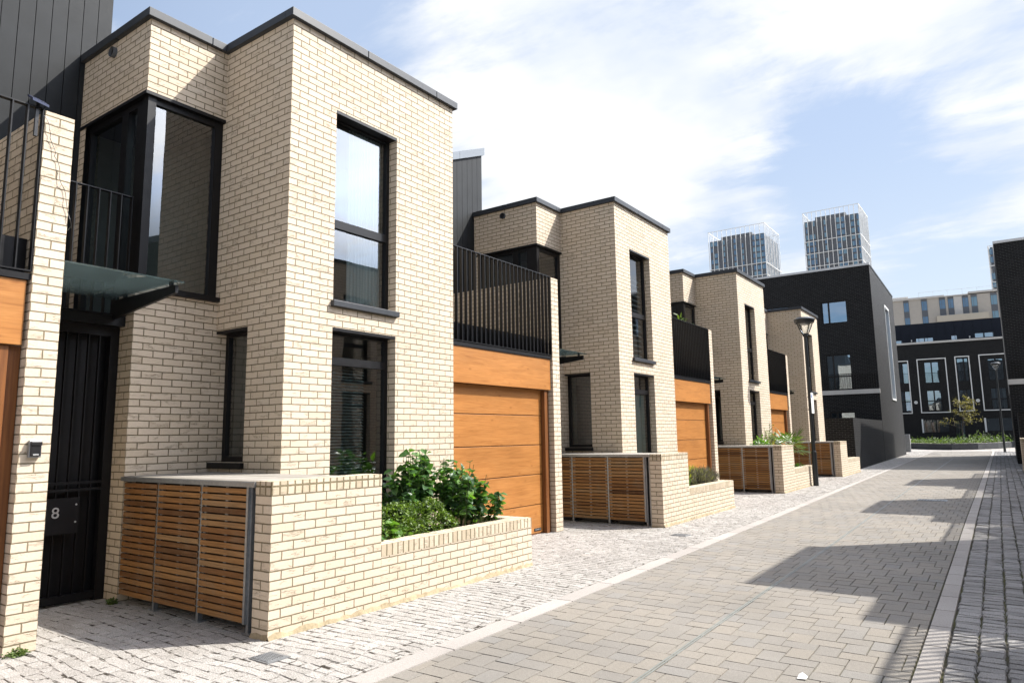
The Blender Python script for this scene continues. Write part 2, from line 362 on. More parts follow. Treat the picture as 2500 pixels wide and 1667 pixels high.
# ------------------------------------------------------------------ ground
def pw(y, pts):
    return np.interp(y, [p[0] for p in pts], [p[1] for p in pts])
KL = [(0, 2.69), (3.4, 2.64), (15, 2.43), (37.8, 1.89), (62, 1.32), (75, 1.0)]      # road edge of the left kerb band
KR = [(0, 5.55), (5.2, 5.51), (8.1, 5.478), (14.9, 5.394), (47, 5.12), (62, 5.0), (75, 4.9)]
def warp(x, y):
    xl, xr = pw(y, KL), pw(y, KR)
    s = (x-2.64)/(5.51-2.64)
    mid = xl+s*(xr-xl)
    left = x+(xl-2.64)*np.clip((x-1.0)/1.64, 0, 1)
    right = x+(xr-5.51)
    return np.where(x < 2.64, left, np.where(x > 5.51, right, mid))
def stones(name, mtl, rects, gap, bev, jit, z=0.0, drop=.02, warpit=True, irr=0.0, wob=0.0):
    rc = np.array(rects, float); N = len(rc)
    x0, x1, y0, y1 = rc[:, 0]+gap/2, rc[:, 1]-gap/2, rc[:, 2]+gap/2, rc[:, 3]-gap/2
    zt = RNG.normal(0, jit, (N, 4)).clip(-2*jit, 2*jit) if jit else np.zeros((N, 4))
    V = np.zeros((N, 8, 3))
    ox = [x0, x1, x1, x0]; oy = [y0, y0, y1, y1]; sx_ = [1, -1, -1, 1]; sy_ = [1, 1, -1, -1]
    for k in range(4):
        e = RNG.normal(0, irr, (N, 2)) if irr else np.zeros((N, 2))
        V[:, k, 0] = ox[k]+e[:, 0]; V[:, k, 1] = oy[k]+e[:, 1]; V[:, k, 2] = z-drop
        V[:, 4+k, 0] = V[:, k, 0]+sx_[k]*bev; V[:, 4+k, 1] = V[:, k, 1]+sy_[k]*bev; V[:, 4+k, 2] = z+zt[:, k]
    if wob: V[:, :, 1] += wob*(np.sin(V[:, :, 0]*2.3+V[:, :, 1]*.7)+.6*np.sin(V[:, :, 0]*5.1-V[:, :, 1]*2.3)); V[:, :, 0] += wob*.8*np.sin(V[:, :, 1]*4.1+V[:, :, 0])
    if warpit: V[:, :, 0] = warp(V[:, :, 0], V[:, :, 1])
    base = (np.arange(N)*8)[:, None]
    fq = np.array([[4, 5, 6, 7], [0, 1, 5, 4], [1, 2, 6, 5], [2, 3, 7, 6], [3, 0, 4, 7]])
    Fc = (base[:, None, :]+fq[None]).reshape(-1, 4)
    me = bpy.data.meshes.new(name); me.vertices.add(N*8); me.vertices.foreach_set('co', V.reshape(-1))
    me.loops.add(Fc.size); me.loops.foreach_set('vertex_index', Fc.ravel().astype(np.int32))
    me.polygons.add(len(Fc)); me.polygons.foreach_set('loop_start', np.arange(0, Fc.size, 4, dtype=np.int32)); me.update()
    u = me.uv_layers.new(name='UVMap'); u.data.foreach_set('uv', V.reshape(-1, 3)[Fc.ravel()][:, :2].astype(np.float32).ravel())
    rnd = np.repeat(RNG.random(N), 5).astype(np.float32)
    at = me.attributes.new('rnd', 'FLOAT', 'FACE'); at.data.foreach_set('value', rnd)
    me.materials.append(M[mtl]); me.validate(); me.polygons.foreach_set('use_smooth', np.zeros(len(me.polygons), bool)); me.update()
    o = bpy.data.objects.new(name, me); COL.objects.link(o); return tag(o, kind='structure')
def sheet(name, mtl, x0, x1, y0, y1, z):
    ob = MB(); ys = np.linspace(y0, y1, 24)
    for a, b in zip(ys, ys[1:]):
        q = [(x0, a), (x1, a), (x1, b), (x0, b)]
        ob.poly([(float(warp(np.array(x), np.array(y))), y, z) for x, y in q])
    return tag(ob.build(name, mtl), kind='structure')
g = MB(); g.poly([(-1500, -1500, -.06), (1500, -1500, -.06), (1500, 1500, -.06), (-1500, 1500, -.06)])
tag(g.build('ground', 'far_ground'), kind='structure')
Y0, Y1 = .6, 62.0
# left pavement: tumbled pale setts in courses across the footway
rc = []; y = Y0; row = 0
while y < Y1:
    h = random.uniform(.085, .108); x = -1.95+random.uniform(-.1, 0)
    while x < 2.40:
        w = random.uniform(.10, .175); rc.append((x, min(x+w, 2.43), y, y+h)); x += w
    y += h
stones('footway_setts', 'pale_sett', rc, .009, .005, .0012, 0, .008, irr=.007, wob=.022)
sheet('footway_bed', 'pale_joint', -2.0, 2.45, Y0, Y1, -.0028)
# kerb bands
kb = [(2.44, 2.64, y, y+.9) for y in np.arange(Y0, Y1, .9)]
stones('kerb_band', 'kerb_stone', kb, .005, .004, 0, .002, .02)
kb = [(5.51, 5.665, y, y+.62) for y in np.arange(Y0, Y1, .62)]
stones('kerb_band_opposite', 'kerb_stone', kb, .006, .004, 0, .002, .02)
# carriageway: 300 x 200 blocks in herringbone
rc = []; Lb, Wb = .24, .16
for i in range(-600, 600):
    for j in range(-140, 140):
        ox, oy = i*Wb-j*Lb, i*Wb+j*Lb
        if not (2.2 < ox < 6.2 and Y0-.5 < oy < Y1): continue
        rc.append((ox, ox+Lb, oy, oy+Wb)); rc.append((ox, ox+Wb, oy+Wb, oy+Wb+Lb))
clip = []
for a, b, c, e in rc:
    a, b = max(a, 2.645), min(b, 5.505)
    if b-a > .03: clip.append((a, b, c, e))
stones('road_blocks', 'paver', clip, .0036, .003, .0010, 0, .012)
sheet('road_bed', 'dark_joint', 2.60, 5.55, Y0, Y1, -.0075)
# right footway setts: courses run along the street
rc = []; x = 5.67
while x < 9.2:
    w = random.uniform(.155, .185); y = Y0
    while y < Y1:
        h = random.uniform(.085, .16); rc.append((x, x+w, y, y+h)); y += h
    x += w
stones('footway_setts_opposite', 'grey_sett', rc, .010, .009, .0028, 0, .016, irr=.005)
sheet('footway_bed_opposite', 'dark_joint', 5.64, 9.4, Y0, Y1, -.014)
# street across the far end
rc = [(x, x+.6, y, y+.4) for x in np.arange(-24, 30, .6) for y in np.arange(62.0, 80, .4)]
stones('cross_street', 'kerb_stone', rc, .01, .006, .001, -.004, .014, warpit=False)
# slot drain
mb = MB(); ys = np.linspace(Y0, 46, 40); cx = [(0, 4.12), (5.4, 4.04), (10.5, 3.985), (18.6, 3.84), (46, 3.45)]
for a, b in zip(ys, ys[1:]):
    xa, xb = float(pw(a, cx)), float(pw(b, cx))
    for o0, o1, zz in ((-.017, -.004, .003), (.004, .017, .003), (-.004, .004, -.004)):
        mb.mi = 0 if zz > 0 else 1
        mb.poly([(xa+o0, a, zz), (xa+o1, a, zz), (xb+o1, b, zz), (xb+o0, b, zz)], .5)
tag(mb.build('slot_drain', ['steel_line', 'joint_black']), 'long thin steel slot drain line running down the paved road', 'drain')

# ------------------------------------------------------------------ the terraced house (house 0 in world coordinates, origin at its street corner)
L = 7.834
TO = (0, 4.542)
def frame(mb, axis, pos, a0, a1, z0, z1, w=.06, d=.07, bars=(), vbars=()):
    """window frame rectangle; pos = outer face; goes d inward (negative along axis for x, positive for y)"""
    def b(p0, p1, q0, q1, ex=0):
        if axis == 'x': mb.box(pos-d, pos+ex, p0, p1, q0, q1, .5)
        else: mb.box(p0, p1, pos-ex, pos+d, q0, q1, .5)
    b(a0, a0+w, z0, z1); b(a1-w, a1, z0, z1); b(a0+w, a1-w, z1-w, z1); b(a0+w, a1-w, z0, z0+w)
    for z, h in bars: b(a0+w, a1-w, z, z+h, .004)
    for a, h in vbars: b(a, a+h, z0+w, z1-w, .004)
def pane(name, axis, pos, a0, a1, z0, z1, parent, mtl='glass'):
    mb = MB()
    if axis == 'x': mb.poly([(pos, a0, z0), (pos, a1, z0), (pos, a1, z1), (pos, a0, z1)])
    else: mb.poly([(a0, pos, z0), (a1, pos, z0), (a1, pos, z1), (a0, pos, z1)])
    return mb.build(name, mtl, parent)
G_H = 'cream brick terraced houses on the left'
H0 = thing('terraced_house', 'nearest cream brick house, entrance numbered 8, white sheer curtain upstairs', 'house', (0, 0, 0), G_H)

def house_parts(H):
    ZT = 6.30
    w1 = (5.183, 6.185, 3.15, 5.45); w0 = (5.183, 6.185, .12, 2.84)
    b = MB(TO)
    b.wall('x', 0, 4.542, 7.303, 0, ZT, [w1, w0])
    for y0, y1, z0, z1 in (w1, w0):                                       # reveals
        b.poly([(0, y1, z0), (-.2, y1, z0), (-.2, y1, z1), (0, y1, z1)][::-1], .5); b.poly([(0, y0, z0), (-.2, y0, z0), (-.2, y0, z1), (0, y0, z1)], .5)
        b.poly([(0, y0, z0), (0, y1, z0), (-.2, y1, z0), (-.2, y0, z0)], .5)
    b.wall('y', 4.542, -1.40, 0, 0, ZT, [(-1.40, -1.274, 0, 3.2), (-1.274, -.66, 1.34, 2.84), (-1.40, -1.274, 5.44, ZT)])
    b.poly([(-.66, 4.542, 1.34), (-.66, 4.742, 1.34), (-.66, 4.742, 2.84), (-.66, 4.542, 2.84)], .5)
    b.poly([(-1.274, 4.542, 1.34), (-.66, 4.542, 1.34), (-.66, 4.742, 1.34), (-1.274, 4.742, 1.34)], .5)
    b.poly([(0, 7.303, 0), (-2.9, 7.303, 0), (-2.9, 7.303, ZT), (0, 7.303, ZT)], .5)
    b.o = (0, 4.542+.225*0-.0)
    b.o = (-1.274, 3.593)
    b.wall('x', -1.274, 3.593, 4.542, 5.44, ZT); b.wall('y', 3.593, -2.88, -1.274, 5.44, ZT); b.wall('y', 3.593, -2.88, -2.73, 2.88, 5.44)
    b.wall('x', -1.274, 3.593, 4.742, 0, 3.18); b.wall('y', 3.593, -1.62, -1.274, 0, 3.18)
    b.poly([(-1.274, 3.593, 3.18), (-1.274, 4.542, 3.18), (-1.62, 4.542, 3.18), (-1.62, 3.593, 3.18)], .5)
    b.poly([(-2.9, 7.303, 0), (-2.9, 3.6, 0), (-2.9, 3.6, ZT), (-2.9, 7.303, ZT)], .5)
    b.build('brick_wall', 'cream_brick', H)
    p = MB((-.1055, 10.054+.0)); p.box(-2.87, -.1055, 10.054, 10.276, 0, 4.23, .5, 'xZ')
    p.box(-2.87, -.1055, 10.054, 10.276, 4.23, 4.312, .5, 'xz'); p.build('brick_pier', 'cream_brick', H)
    r = MB(); r.poly([(-2.9, 4.5, 6.34), (.02, 4.5, 6.34), (.02, 7.33, 6.34), (-2.9, 7.33, 6.34)]); r.poly([(-2.9, 3.56, 6.34), (-1.25, 3.56, 6.34), (-1.25, 4.5, 6.34), (-2.9, 4.5, 6.34)])
    r.build('flat_roof', 'roof_felt', H)
    # coping: outline walks round the roof edge
    o = .054; th = .14; c = MB()
    def run(p, q, zz0=6.292, zz1=6.392): c.box(min(p[0], q[0]), max(p[0], q[0]), min(p[1], q[1]), max(p[1], q[1]), zz0, zz1, .5)
    for a, e in ((4.542-o, 5.62), (5.626, 6.90), (6.906, 7.303+o)): run((o-th, a), (o, e))
    run((-1.274+o, 4.542-o), (o-th, 4.542-o+th)); run((-1.274+o-th, 3.593-o), (-1.274+o, 4.30)); run((-1.274+o-th, 4.306), (-1.274+o-.002, 4.542-o+th-.002))
    run((-2.95, 3.593-o), (-2.0, 3.593-o+th)); run((-1.994, 3.593-o), (-1.274+o-th, 3.593-o+th)); run((-2.9, 7.303+o-th), (o-th, 7.303+o))
    c.build('roof_coping', 'dark_coping', H, bevel=.006)
    # zinc clad upper volume behind the terrace
    zf = lambda y: 7.79-.425*(3.88-y)
    k = MB(); k.poly([(-2.905, -.531, 2.8), (-2.905, 3.87, 2.8), (-2.905, 3.87, zf(3.87)), (-2.905, -.531, zf(-.531))], .5)
    k.poly([(-2.905, 3.87, 2.8), (-7, 3.87, 2.8), (-7, 3.87, zf(3.87)), (-2.905, 3.87, zf(3.87))], .5)
    k.poly([(-7, -.531, 2.8), (-2.905, -.531, 2.8), (-2.905, -.531, zf(-.531)), (-7, -.531, zf(-.531))], .5)
    k.poly([(-2.905, -.531, zf(-.531)+.1), (-2.905, 3.87, zf(3.87)+.1), (-7, 3.87, zf(3.87)+.1), (-7, -.531, zf(-.531)+.1)], .5)
    kb_ = k.build('clad_upper_storey', 'joint_black', H)
    k = MB(); y = 3.872; i = 0
    while y > -.5:
        y0 = y-.164
        k.poly([(-2.88, y0, 2.85), (-2.88, y, 2.85), (-2.88, y, zf(y)), (-2.88, y0, zf(y0))])
        k.poly([(-2.88, y, 2.85), (-2.905, y, 2.85), (-2.905, y, zf(y)), (-2.88, y, zf(y))]); k.poly([(-2.905, y0, 2.85), (-2.88, y0, 2.85), (-2.88, y0, zf(y0)), (-2.905, y0, zf(y0))])
        y -= .1715
    k.build('cladding_board', 'zinc', kb_)
    k = MB()
    for a, e in ((-.55, 1.2), (1.206, 3.06), (3.066, 3.925)):
        for x0, x1 in ((-3.0, -2.835),):
            q = [(a, zf(a)-.0), (e, zf(e)-.0), (e, zf(e)+.17), (a, zf(a)+.17)]
            k.poly([(x1, *p_) for p_ in q], .5); k.poly([(x0, *p_) for p_ in q][::-1], .5)
            k.poly([(x1, *q[3]), (x1, *q[2]), (x0, *q[2]), (x0, *q[3])], .5); k.poly([(x0, *q[0]), (x0, *q[1]), (x1, *q[1]), (x1, *q[0])], .5)
            k.poly([(x1, *q[1]), (x0, *q[1]), (x0, *q[2]), (x1, *q[2])], .5); k.poly([(x0, *q[0]), (x1, *q[0]), (x1, *q[3]), (x0, *q[3])], .5)
    k.build('cladding_coping', 'zinc_trim', kb_)
    # terrace slab and garage block
    s = MB(); s.box(-2.88, -.20, 7.31, 10.05, 2.80, 2.90, .5); s.build('terrace_slab', 'black_metal', H)
    s = MB(); s.box(-2.88, -1.45, 2.445, 3.59, 2.80, 2.88, .5); s.build('balcony_slab', 'black_metal', H)
    s = MB(); s.box(-.32, -.26, 7.31, 10.05, 2.90, 3.24, .5); s.build('terrace_dark_strip', 'black_metal', H)  # plain black strip put in to give the dark band behind the bars
    f_ = MB(); f_.box(-.19, -.14, 7.31, 10.03, 2.352, 2.875, .5); fa = f_.build('fascia_panel', 'oak_laminate', H, bevel=.003)
    f_ = MB(); f_.box(-.19, -.125, 7.31, 10.05, 2.879, 2.93, .5); f_.build('terrace_edge_trim', 'black_metal', H)
    f_ = MB(); zs = [.02, .475, .96, 1.44, 1.92, 2.36]
    for a, e in zip(zs, zs[1:]):
        f_.box(-.30, -.245, 7.31, 9.868, a+.004, e-.008)
    f_.mi = 1; f_.box(-.31, -.285, 7.31, 9.868, 0, 2.4, .5); f_.box(-.30, -.25, 7.31, 9.868, 0, .018, .5)
    gd = f_.build('garage_door', ['oak_laminate', 'brown_frame'], H, bevel=.004)
    f_ = MB(); f_.box(-.30, -.17, 9.872, 9.955, 0, 2.348, .5); f_.box(-.30, -.205, 9.958, 10.05, 0, 2.348, .5); f_.build('door_jamb', 'brown_frame', H, bevel=.004)
    f_ = MB(); f_.box(-.245, -.238, 9.60, 9.80, .055, .10, .5); bd = f_.build('maker_badge', 'plastic_black', gd)
    text_part('badge_text', 'HÖRMANN', .032, 'letter_grey', gd, (-.237, 9.70, .078), (R(90), 0, R(90)), .0005)
    # terrace railing: flat bars set edge on
    def railing(name, x, y0, y1, z0, z1, par, pitch=.106):
        q = MB(); q.box(x-.05, x, y0, y1, z1-.012, z1, .5)
        rl = q.build(name, 'black_metal', par); q = MB(); q.box(x-.05, x, y0, y1, z0, z0+.012, .5); q.build('bottom_rail', 'black_metal', rl); nb = int((y1-y0)/pitch); src = None
        for i in range(nb+1):
            yy = y0+.006+(y1-y0-.012)*i/nb
            if src is None:
                q = MB(); q.box(x-.05, x, -.005, .005, z0+.012, z1-.012, .5); src = q.build('baluster', 'black_metal', rl); src.location.y = yy
            else:
                cc = src.copy(); COL.objects.link(cc); cc.parent = rl; cc.location.y = yy
        return rl
    railing('terrace_railing', -.115, 7.315, 10.05, 2.945, 4.33, H)
    railing('balcony_railing', -1.42, 2.45, 3.585, 2.91, 4.24, H)
    # tall windows
    for (y0, y1, z0, z1), kind in ((w1, 'u'), (w0, 'l')):
        q = MB(); tr = (4.06, .10) if kind == 'u' else (2.43, .09)
        frame(q, 'x', -.135, y0, y1, z0, z1, .055, .07, [tr], ())
        q.box(-.2, -.002, y0+.001, y1-.001, z1-.035, z1, .5)                         # black soffit lining
        wn = q.build('tall_window', 'black_metal', H)
        pane('window_pane', 'x', -.165, y0+.05, y1-.05, z0+.05, tr[0]+.02, wn); pane('window_pane', 'x', -.164, y0+.05, y1-.05, tr[0]+tr[1]-.02, z1-.05, wn)
        if kind == 'u':
            q = MB(); q.box(-.15, .055, y0-.03, y1+.02, z0-.07, z0-.002, .5); q.build('window_sill', 'dark_coping', wn, bevel=.005)
        else:
            q = MB(); q.box(-.15, .03, y0+.002, y1-.002, z0-.05, z0-.002, .5); q.build('window_sill', 'dark_coping', wn)
    # narrow side window in the inner corner
    q = MB(); frame(q, 'y', 4.672, -1.274, -.66, 1.34, 2.84, .06, .07); q.box(-1.272, -.662, 4.545, 4.70, 2.81, 2.838, .5)
    wn = q.build('side_window', 'black_metal', H); pane('window_pane', 'y', 4.70, -1.22, -.70, 1.39, 2.79, wn)
    q = MB(); q.box(-1.272, -.64, 4.49, 4.69, 1.275, 1.338, .5); q.build('window_sill', 'black_metal', wn, bevel=.004)
    # corner window under the brick overhang
    q = MB()
    q.box(-1.41, -1.30, 3.625, 3.715, 2.89, 5.40, .5); q.box(-1.40, -1.315, 3.715, 4.54, 5.33, 5.40, .5); q.box(-1.40, -1.315, 3.715, 4.54, 3.20, 3.265, .5)
    q.box(-1.40, -1.315, 4.435, 4.54, 3.265, 5.33, .5)
    q.box(-1.62, -1.225, 3.56, 4.54, 3.183, 3.235, .5)                                   # sill shelf
    q.box(-2.73, -1.41, 3.64, 3.71, 5.33, 5.40, .5); q.box(-2.73, -1.41, 3.64, 3.71, 2.885, 2.94, .5); q.box(-2.73, -2.68, 3.64, 3.71, 2.94, 5.33, .5)
    q.box(-1.90, -1.76, 3.635, 3.71, 2.94, 5.33, .5); q.box(-1.55, -1.41, 3.635, 3.71, 2.94, 5.33, .5)
    q.box(-2.88, -1.262, 3.58, 4.56, 5.40, 5.437, .5)                                     # soffit board
    wn = q.build('corner_window', 'black_metal', H)
    pane('window_pane', 'x', -1.345, 3.71, 4.44, 3.26, 5.335, wn); pane('window_pane', 'y', 3.675, -2.69, -1.90, 2.93, 5.335, wn); pane('window_pane', 'y', 3.676, -1.765, -1.545, 2.93, 5.335, wn)
    # rooms behind the glass
    q = MB()
    def inner(x0, x1, y0, y1, z0, z1, wallm=0, skip=''):
        for face, pts in (('x', [(x0, y0, z0), (x0, y1, z0), (x0, y1, z1), (x0, y0, z1)]), ('Y', [(x0, y1, z0), (x1, y1, z0), (x1, y1, z1), (x0, y1, z1)]), ('y', [(x1, y0, z0), (x0, y0, z0), (x0, y0, z1), (x1, y0, z1)]),
                          ('Z', [(x0, y0, z1), (x0, y1, z1), (x1, y1, z1), (x1, y0, z1)])):
            if face in skip: continue
            q.mi = wallm; q.poly(pts, .5)
        q.mi = 1; q.poly([(x0, y0, z0), (x1, y0, z0), (x1, y1, z0), (x0, y1, z0)], .5)
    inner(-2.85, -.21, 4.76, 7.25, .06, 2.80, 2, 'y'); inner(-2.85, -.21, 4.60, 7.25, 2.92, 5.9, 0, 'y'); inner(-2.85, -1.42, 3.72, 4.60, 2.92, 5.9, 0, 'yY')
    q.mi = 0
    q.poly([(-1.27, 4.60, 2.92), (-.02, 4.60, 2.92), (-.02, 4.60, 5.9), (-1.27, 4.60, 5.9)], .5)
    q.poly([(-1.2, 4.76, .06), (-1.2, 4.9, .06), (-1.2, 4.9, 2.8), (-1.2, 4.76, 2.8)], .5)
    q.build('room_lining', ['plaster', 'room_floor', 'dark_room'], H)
    # entrance: black gate, letter plate, glass canopy
    q = MB(); X = -1.55
    q.box(X-.08, X, 2.445, 2.50, 0, 2.80, .5); q.box(X-.08, X, 3.50, 3.59, 0, 2.80, .5); q.box(X-.08, X, 2.50, 3.50, 2.70, 2.80, .5); q.box(X-.06, X-.01, 2.50, 3.50, .03, .10, .5)
    for i in range(9):
        yy = 2.56+i*.105; q.box(X-.045, X-.005, yy-.005, yy+.005, .10, 2.70, .5)
    for zz in (1.10, 1.17): q.box(X-.05, X-.002, 2.50, 3.50, zz, zz+.025, .5)
    q.box(X-.16, X-.12, 2.445, 3.59, 0, 2.80, .5); q.box(X-.1, -1.43, 2.445, 3.585, 2.801, 2.905, .5)
    gt = q.build('entrance_gate', 'black_metal', H)
    q = MB(); q.box(X-.004, X+.008, 2.90, 3.30, .69, 1.04, .5)
    for yy in (2.93, 3.27):
        for zz in (.80, .97):
            q.mi = 1; q.tube((X+.006, yy, zz), (X+.014, yy, zz), .009, .009, 10)
    q.build('letter_plate', ['black_metal', 'letter_grey'], gt)
    text_part('house_number', '8', .15, 'letter_grey', gt, (X+.010, 3.085, .895), (R(90), 0, R(90)), .004)
    q = MB(); q.box(-1.44, -.14, 2.445, 3.50, 3.078, 3.092, .5); cp = q.build('entrance_canopy', 'canopy_glass', H)
    q = MB(); prof = [(-1.42, 2.86), (-.20, 2.985), (-.20, 3.06), (-1.42, 3.06)]
    for yy, fl in ((3.445, 1), (3.475, 0)): q.poly([(x_, yy, z_) for x_, z_ in (prof if fl else prof[::-1])], .5)
    for (xa, za), (xb, zb) in zip(prof, prof[1:]+prof[:1]): q.poly([(xa, 3.445, za), (xa, 3.475, za), (xb, 3.475, zb), (xb, 3.445, zb)], .5)
    for xx in (-.30, -1.2): q.tube((xx, 3.46, 3.06), (xx, 3.46, 3.10), .022, .022, 10)
    q.build('canopy_bracket', 'black_metal', cp)
    q = MB(); q.tube((-2.10, 3.60, 6.165), (-2.10, 3.545, 6.165), .062, .062, 20, False); q.mi = 1; q.tube((-2.10, 3.60, 6.165), (-2.10, 3.575, 6.165), .055, .055, 20)
    q.build('wall_vent', ['taupe_panel', 'joint_black'], H)
house_parts(H0)
def curtain_part(H, y0, y1, z0, z1, x=-.30, mtl='curtain', amp=.025, waves=9):
    q = MB(); N = 60
    for i in range(N):
        a, b_ = y0+(y1-y0)*i/N, y0+(y1-y0)*(i+1)/N
        f = lambda s: x+amp*math.sin(s*waves*6.283/(y1-y0))+amp*.5*math.sin(s*23+1)
        q.poly([(f(a), a, z0), (f(b_), b_, z0), (f(b_), b_, z1), (f(a), a, z1)], .5)
    return q.build('curtain', mtl, H, smooth=True)
def blind_part(H, y0, y1, z0, z1, x, mtl, pitch=.055, slope=.022):
    q = MB(); z = z0
    while z < z1:
        q.poly([(x, y0, z), (x, y1, z), (x-.035, y1, z+slope), (x-.035, y0, z+slope)], .5); z += pitch
    return q.build('window_blind_backing', mtl, H)
DIFF = ('house_number', 'letter_plate')
HOUSES = [H0]
labels = {1: 'second cream brick house along, oak garage door beside lavender planter', 2: 'third cream brick house, palm in its front planter',
          3: 'farthest cream brick house, behind the street lamp and beside black building', -1: 'cream brick house cut off at left edge, its garage pier carrying a key safe'}
OM = {3: ('fascia_panel', 'garage_door', 'door_jamb', 'terrace_railing', 'brick_pier', 'terrace_slab', 'terrace_edge_trim', 'terrace_dark_strip'), -1: ()}
for k in (1, 2, 3, -1):
    h = copy_tree(H0, None, DIFF+OM.get(k, ())); h.location.y = k*L; h['label'] = labels[k]; HOUSES.append(h)
# the facing row, mirrored about the street: it shades the road and shows in the glass
XR = 8.0; ROFF = [-.6, 7.278, 14.95, 23.13]
for i, lab in enumerate(('brick house facing the nearest house, shading the road at the bottom right', 'second facing brick house, throwing the largest stepped shadow on the road',
                         'third facing brick house, throwing the middle stepped shadow', 'last facing brick house, shading the road beside the far lamp')):
    h = copy_tree(H0, None, DIFF); h.scale.x = -1; h.location = (XR-.11*i, ROFF[i], 0); h['label'] = lab; h['group'] = 'cream brick terraced houses facing across the street'
curtain_part(H0, 5.60, 6.15, 3.22, 5.42, -.255, 'curtain', .018, 11); blind_part(H0, 5.21, 5.88, .18, 2.42, -.225, 'blind_slat', .036, .020)
blind_part(HOUSES[1], 5.22, 6.14, 3.24, 4.9, -.225, 'pale_blind', .11, .05); curtain_part(HOUSES[1], 5.24, 6.13, .2, 2.42, -.24, 'pale_teal', .012, 8)
blind_part(HOUSES[2], 5.22, 6.14, 3.24, 5.4, -.26, 'blind_slat', .08); curtain_part(HOUSES[2], 5.3, 5.7, .2, 2.4, -.3)

# ------------------------------------------------------------------ bin stores, bin walls and planters in front of each house
def bin_store(y_off, label):
    t_ = thing('bin_store', label, 'bin store', (0, y_off, 0), 'slatted bin stores in front of the houses')
    q = MB(); xs = [-1.25, -.586, .163, .905]
    for x in xs[1:]:
        q.box(x-.016, x+.016, 3.595, 3.64, .0, 1.195, .5)
        q.box(x-.05, x+.05, 3.58, 3.66, .0, .012, .5)
    q.box(.962, .985, 3.60, 3.64, 0, 1.19, .5); q.box(-1.26, .99, 4.44, 4.48, .05, 1.19, .5); q.box(.95, .985, 3.64, 4.5, .05, 1.19, .5)
    q.build('metal_frame', 'galvanised', t_)
    for i in range(3):
        x0, x1 = xs[i]+.018, xs[i+1]-.018
        q = MB(); nz = 19; pit = 1.10/nz
        for j in range(nz):
            z0 = .085+j*pit; r_ = min(1, max(0, random.gauss(.45+.10*i, .24)))
            q.box(x0, x1, 3.585, 3.605, z0, z0+pit*.75, r_)
        dr = q.build('slatted_door', 'cedar_slat', t_)
        q = MB(); xm = (x0+x1)/2
        for x in (x0+.005, xm-.02, x1-.045): q.box(x, x+.04, 3.607, 3.63, .085, 1.18, .5)
        q.build('door_batten', 'galvanised', dr)
        q = MB(); q.box(x1-.015, x1+.012, 3.57, 3.60, .08, 1.19, .5)
        if i == 2: q.build('door_edge', 'galvanised', dr)
    q = MB(); x = -1.262
    q.box(-1.262, 1.0, 3.555, 3.575, 1.19, 1.232, .5); q.box(.975, 1.0, 3.575, 4.52, 1.19, 1.232, .5)
    q.mi = 1
    for j in range(9): q.box(-1.26, .973, 3.577+j*.105, 3.577+j*.105+.1, 1.20, 1.236)
    q.build('timber_lid', ['galvanised', 'grey_timber'], t_)
    q = MB(); q.poly([(-1.25, 3.70, .05), (.93, 3.70, .05), (.93, 3.70, 1.19), (-1.25, 3.70, 1.19)], .5)  # black sheet stands in for the dark interior seen through the slat gaps
    for x in (-.9, -.2, .52): q.box(x-.26, x+.26, 3.74, 4.3, .02, 1.02, .5)
    q.build('bin_and_dark_sheet', 'plastic_black', t_)
    return t_
def fillet(t_, line):
    """rough mortar haunch along the foot of a wall"""
    q = MB()
    for (xa, ya), (xb, yb) in zip(line, line[1:]):
        l_ = math.hypot(xb-xa, yb-ya); n_ = max(2, int(l_/.06)); nx, ny = (yb-ya)/l_, -(xb-xa)/l_; pr = None
        for i in range(n_+1):
            f = i/n_; w_ = random.uniform(.012, .034); h_ = random.uniform(.018, .05); x, y = xa+(xb-xa)*f, ya+(yb-ya)*f
            c_ = ((x+nx*w_, y+ny*w_, -.004), (x+nx*.002, y+ny*.002, h_))
            if pr: q.poly([pr[0], c_[0], c_[1], pr[1]], random.random(), [(0, 0), (.06, 0), (.06, .05), (0, .05)])
            pr = c_
    return q.build('mortar_fillet', 'mortar', t_)
def bin_wall(y_off, label, x_off=0, y0=3.575, y1=4.803, rz=0):
    t_ = thing('bin_wall', label, 'brick wall', (x_off, y_off, 0), 'low cream brick walls beside the bin stores', rz)
    q = MB((1.212, y0)); q.box(.997, 1.212, y0, y1, 0, 1.132, .5, 'Z'); q.build('brick_wall', 'cream_brick', t_)
    q = MB((1.212+.105, y0)); q.box(.995, 1.214, y0-.002, y1, 1.132, 1.24, .5, 'z'); q.build('brick_coping', 'header_brick', t_)
    fillet(t_, [(.99, y0), (1.212, y0), (1.212, y1)])
    return t_
def planter(y_off, label, y1=7.365):
    t_ = thing('brick_planter', label, 'planter', (0, y_off, 0), 'low cream brick planters under the front windows')
    q = MB((1.206, 4.806)); q.box(.99, 1.206, 4.808, y1, 0, .468, .5, 'Z'); q.box(.02, .99, y1-.215, y1, 0, .468, .5, 'Z'); q.build('brick_wall', 'cream_brick', t_)
    q = MB((1.206, 4.806)); q.box(.988, 1.208, 4.808, y1+.002, .468, .576, .5, 'z'); q.box(.02, .988, y1-.217, y1+.002, .468, .576, .5, 'z'); q.build('brick_coping', 'header_brick', t_)
    fillet(t_, [(1.206, 4.81), (1.206, y1), (.02, y1)])
    q = MB(); N = 14
    for i in range(N):
        for j in range(N):
            P = lambda a, b_: (.0+.99*a/N, 4.81+(y1-.215-4.81)*b_/N, .46+.03*math.sin(a*3.1+b_*1.7)*math.cos(b_*2.3))
            q.poly([P(i, j), P(i+1, j), P(i+1, j+1), P(i, j+1)], .5)
    q.build('planting_soil', 'soil', t_)
    return t_
BL = ['weathered three-door slatted bin store nearest the camera', 'reddish slatted bin store in front of the second house', 'slatted bin store with green leaves showing over its lid', 'farthest slatted bin store, half hidden behind the lamp post']
